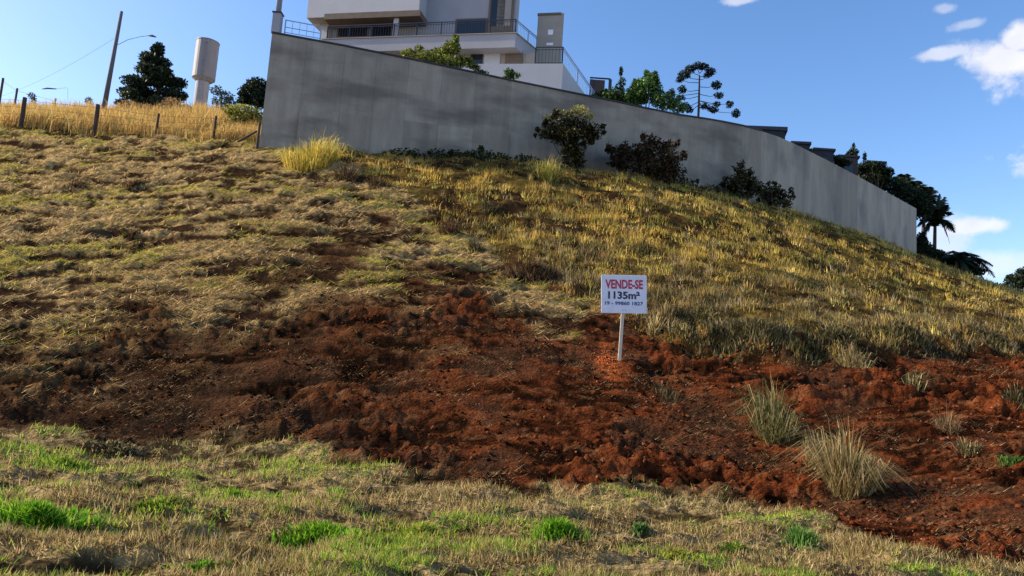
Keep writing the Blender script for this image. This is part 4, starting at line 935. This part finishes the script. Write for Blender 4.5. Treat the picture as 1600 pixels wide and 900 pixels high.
# behind / on top of the wall
def back_plant(name, lab, cat, blobs, n, size, cols, dd, base_px, group=None, **kw):
    bs = at(base_px[0], base_px[1], dd); bs.z -= 2.2; bb = [sphere_px(*a, dd+random.uniform(-.4, .4)) for a in blobs]
    stems = [([bs, Vector(bb[0][0])], [0.08, 0.02])]+[([bs.lerp(Vector(bb[0][0]), 0.4), Vector(b_[0])], [0.035, 0.01]) for b_ in bb[1:4]]
    return plant(name, lab, cat, bs, bb, n, size, cols, stems, group, **kw)
dw = wall_d_px(700, 100)
back_plant('garden_shrub', 'yellow-green garden shrub rising above the wall in front of the house', 'shrub', ((705, 76, 16, 12), (688, 86, 18, 10), (712, 62, 6, 9), (726, 96, 16, 7), (668, 90, 18, 8), (640, 84, 14, 5), (700, 98, 26, 7), (742, 104, 10, 4), (655, 76, 8, 5)), 4200, 0.065,
           [(0.22, 0.26, 0.04), (0.12, 0.15, 0.03), (0.34, 0.35, 0.07), (0.06, 0.08, 0.02)], dw+1.0, (700, 100))
back_plant('trailing_plant', 'small green plant hanging over the wall before the white terrace base', 'plant', ((796, 113, 9, 6), (803, 118, 12, 4), (795, 121, 9, 5)), 420, 0.07, MG, wall_d_px(796, 122)+0.2, (798, 125))
back_plant('trailing_plant', 'tiny green plant on the wall top left of the hanging one', 'plant', ((748, 112, 8, 4), (756, 115, 8, 4)), 260, 0.06, MG, wall_d_px(752, 115)+0.25, (752, 118))
back_plant('garden_tree', 'leafy bright green tree above the wall right of the terrace', 'tree', ((1010, 142, 26, 18), (990, 152, 22, 14), (1020, 128, 12, 14), (1040, 158, 22, 12), (975, 160, 24, 10), (1060, 168, 14, 8), (1010, 118, 5, 10), (955, 150, 18, 10), (1024, 118, 4, 8), (998, 132, 12, 10)), 7000, 0.085,
           [(0.05, 0.11, 0.03), (0.10, 0.19, 0.05), (0.03, 0.06, 0.02), (0.16, 0.26, 0.06)], wall_d_px(1010, 165)+2.0, (1010, 178))
back_plant('garden_tree', 'dark thin-topped tree between the bright tree and the terrace stairs', 'tree', ((970, 112, 3, 10), (972, 128, 6, 8), (966, 140, 10, 8), (945, 148, 14, 6), (960, 150, 16, 6), (932, 150, 8, 8)), 1200, 0.07, DG+MG[:1], wall_d_px(970, 160)+2.5, (968, 172))
# araucaria
d = 48; bs = at(1090, 200, d); bs.z -= 5
clumps = ((1069, 117, 10, 8), (1062, 124, 7, 5), (1078, 108, 9, 7), (1090, 103, 9, 6), (1100, 104, 8, 6), (1110, 112, 9, 7), (1105, 118, 7, 4), (1119, 133, 9, 7), (1123, 149, 8, 5), (1114, 171, 9, 6), (1101, 166, 7, 5), (1120, 163, 6, 4),
          (1140, 163, 6, 6), (1150, 177, 7, 7), (1066, 140, 7, 7), (1064, 153, 8, 4), (1070, 165, 8, 5), (1077, 171, 7, 6), (1049, 147, 6, 9))
bl = [sphere_px(*c, d, rd=0.3) for c in clumps]; trunk_top = at(1093, 118, d)
ar = plant('araucaria_tree', 'tall thin araucaria with round leaf clumps at branch tips', 'tree', bs, bl, 5200, 0.075, [(0.022, 0.035, 0.03), (0.035, 0.05, 0.04), (0.05, 0.06, 0.045)], [([bs, at(1092, 160, d), trunk_top], [0.13, 0.08, 0.05])], bark='bark')
for c in clumps:
    p = at(c[0], c[1], d); tz = min(1, max(0, (c[1]-108)/90)); j = at(1092.6, min(112+(c[1]-100)*0.72, 172), d)
    m = MB(); mid = j.lerp(p, 0.55); mid.z -= 0.12; m.tube([j, mid, p], [0.028, 0.02, 0.012], 5); m.build('branch', 'bark', ar)
# hedge and palms on the right
def frond(root, tip, droop, width, n=16, cols=DG, leaf=0.35):
    """a palm frond: curved midrib with leaflets on both sides"""
    V = []; Fc = []; T = []
    a = Vector(root); b = Vector(tip); pts = []
    for k in range(n+1):
        t = k/n; p = a.lerp(b, t); p.z += droop*4*t*(1-t)*0.5 - droop*t*t*0.2; pts.append(p)
    for k in range(n):
        p, q2 = pts[k], pts[k+1]; t = (q2-p).normalized(); s = t.cross(Vector((0, 0, 1)));
        if s.length < 1e-3: s = Vector((1, 0, 0))
        s.normalize(); L = leaf*math.sin(math.pi*min(1, 0.15+0.8*(k+0.5)/n)); c = np.array(cols[random.randrange(len(cols))])*random.uniform(.8, 1.2)
        for sg in (-1, 1):
            for jj in range(2):
                r_ = p.lerp(q2, 0.5*jj); e = r_+s*sg*L*0.8+t*L*0.55+Vector((0, 0, -L*random.uniform(0.25, 0.7))); i = len(V)
                V += [r_+t*width, r_-t*width, e]; Fc.append((i, i+1, i+2)); T += [c]*3
        i = len(V); V += [p+s*width*.5, p-s*width*.5, q2-s*width*.5, q2+s*width*.5]; Fc.append((i, i+1, i+2, i+3)); T += [c]*4
    return V, Fc, T
def palm(name, lab, base, crown, tips, rtrunk, width, leaf, group=None):
    r = thing(name, lab, 'palm tree', group, loc=base)
    m = MB(); m.tube([base, Vector(base).lerp(Vector(crown), 0.5), crown], [rtrunk*1.3, rtrunk, rtrunk*0.8], 8); m.build('trunk', 'bark', r, smooth=True)
    for tp, dr in tips:
        V_, Fc_, T_ = frond(crown, tp, dr, width, leaf=leaf); V_ = [v-Vector(base) for v in V_]
        link_mesh('frond', V_, Fc_, 'leaf', r, tint=np.array(T_))
    return r
d = 52; bs = at(1459, 430, d); bs.z -= 1; cr_ = at(1461, 352, d)
tips = [(at(1488, 330, d), 0.9), (at(1492, 358, d+.5), 1.3), (at(1484, 374, d-.6), 1.6), (at(1468, 302, d), 0.2), (at(1476, 306, d+.8), 0.4), (at(1448, 312, d-.7), 0.5), (at(1438, 330, d), 0.8), (at(1432, 350, d+.6), 1.1), (at(1440, 370, d), 1.2), (at(1462, 322, d-1.6), 0.9), (at(1455, 326, d+1.8), 0.9), (at(1480, 318, d-.9), 0.6)]
palm('palm_tree', 'palm tree with upright trunk just past the right end of the wall', bs, cr_, tips, 0.14, 0.10, 0.75, 'palms beyond the wall end')
d = 54; bs = at(1441, 430, d); bs.z -= 1; cr_ = at(1443, 330, d)
tips = [(at(1443+math.cos(t)*26, 326-math.sin(t)*26, d+math.sin(t*3)), 0.7) for t in np.linspace(-0.5, 3.6, 10)]
palm('palm_tree', 'shorter bushy palm partly hidden behind the wall corner', bs, cr_, tips, 0.14, 0.10, 0.8, 'palms beyond the wall end')
for i, (px_, py_, lab) in enumerate(((1447, 305, 'small palm crown nearest the wall corner'), (1430, 296, 'middle small palm crown above the hedge'), (1412, 285, 'leftmost small palm crown above the hedge'))):
    d = 51+i; bs = at(px_-4, py_+50, d); cr_ = at(px_, py_+10, d)
    tips = [(at(px_+math.cos(t)*20, py_+4-math.sin(t)*20, d+math.sin(t*3)*.6), 0.5) for t in np.linspace(-0.3, 3.4, 8)]
    palm('hedge_palm', lab, bs, cr_, tips, 0.08, 0.08, 0.6, 'small palms over the hedge')
back_plant('tall_hedge', 'dark leafy hedge following the top of the wall at right', 'hedge', ((1362, 274, 18, 14), (1375, 284, 20, 14), (1395, 290, 20, 14), (1410, 302, 20, 14), (1428, 310, 20, 16), (1440, 325, 16, 20), (1345, 264, 8, 10)), 9000, 0.10, DG+[(0.05, 0.07, 0.03)], 50, (1400, 320), el=1.6)
back_plant('roof_plant', 'spiky plant growing on top of the brownish dark block', 'plant', ((1333, 238, 8, 8), (1328, 242, 8, 4), (1351, 246, 2.5, 10), (1334, 229, 2, 6)), 700, 0.08, DG, 48, (1334, 250), el=2.4)
back_plant('roof_plant', 'ragged dark creeper filling the gap between the first and third dark roofs', 'plant', ((1262, 238, 12, 5), (1276, 243, 10, 5), (1250, 232, 6, 4), (1300, 248, 14, 5), (1318, 254, 12, 6)), 1500, 0.09, DG, 46, (1280, 258), el=2.0)
back_plant('roof_plant', 'leafy crown over the last dark block of the row', 'plant', ((1372, 262, 12, 9), (1362, 256, 6, 5), (1386, 270, 10, 9), (1350, 262, 8, 7)), 1600, 0.10, DG+[(0.06, 0.08, 0.03)], 48.5, (1372, 285), el=2.0)
d = 49
back_plant('dark_shrub', 'dark shrub mass between the wall end and the leaning palm fronds', 'shrub', ((1445, 395, 14, 18), (1460, 404, 20, 14), (1440, 378, 8, 16), (1478, 408, 16, 10)), 5200, 0.11, DG, d, (1455, 415))
bs = at(1492, 432, 47); bs.z -= .6; cr_ = at(1496, 408, 47)
tips = [(at(1555, 428, 47.5), 1.3), (at(1552, 412, 47), 0.8), (at(1530, 398, 47.4), 0.6), (at(1510, 392, 46), 0.5), (at(1488, 390, 48), 0.5), (at(1470, 400, 47), 0.6), (at(1540, 436, 46.5), 1.0), (at(1520, 438, 46), 1.0), (at(1500, 395, 49), 0.4), (at(1535, 420, 48.5), 0.8)]
palm('low_palm', 'low trunkless palm with long fronds reaching right on the skyline', bs, cr_, tips, 0.16, 0.07, 0.75)
back_plant('skyline_shrub', 'dark shrub under the low palm fronds on the skyline', 'shrub', ((1500, 415, 20, 12), (1515, 424, 22, 9), (1490, 424, 16, 8)), 3400, 0.11, DG, 48, (1500, 430))
d = 60
back_plant('skyline_tree', 'dark sparse tree at the right edge of the skyline', 'tree', ((1590, 438, 18, 9), (1604, 430, 16, 12), (1580, 446, 14, 8), (1578, 433, 6, 5), (1612, 445, 20, 12), (1594, 424, 6, 4)), 2600, 0.13, DG, d, (1592, 462))
back_plant('skyline_scrub', 'low dark scrub line on the skyline before the sparse tree', 'shrub', ((1545, 447, 20, 4), (1565, 454, 18, 4), (1590, 460, 20, 5), (1620, 462, 24, 5)), 1500, 0.10, DG, 44, (1570, 465))
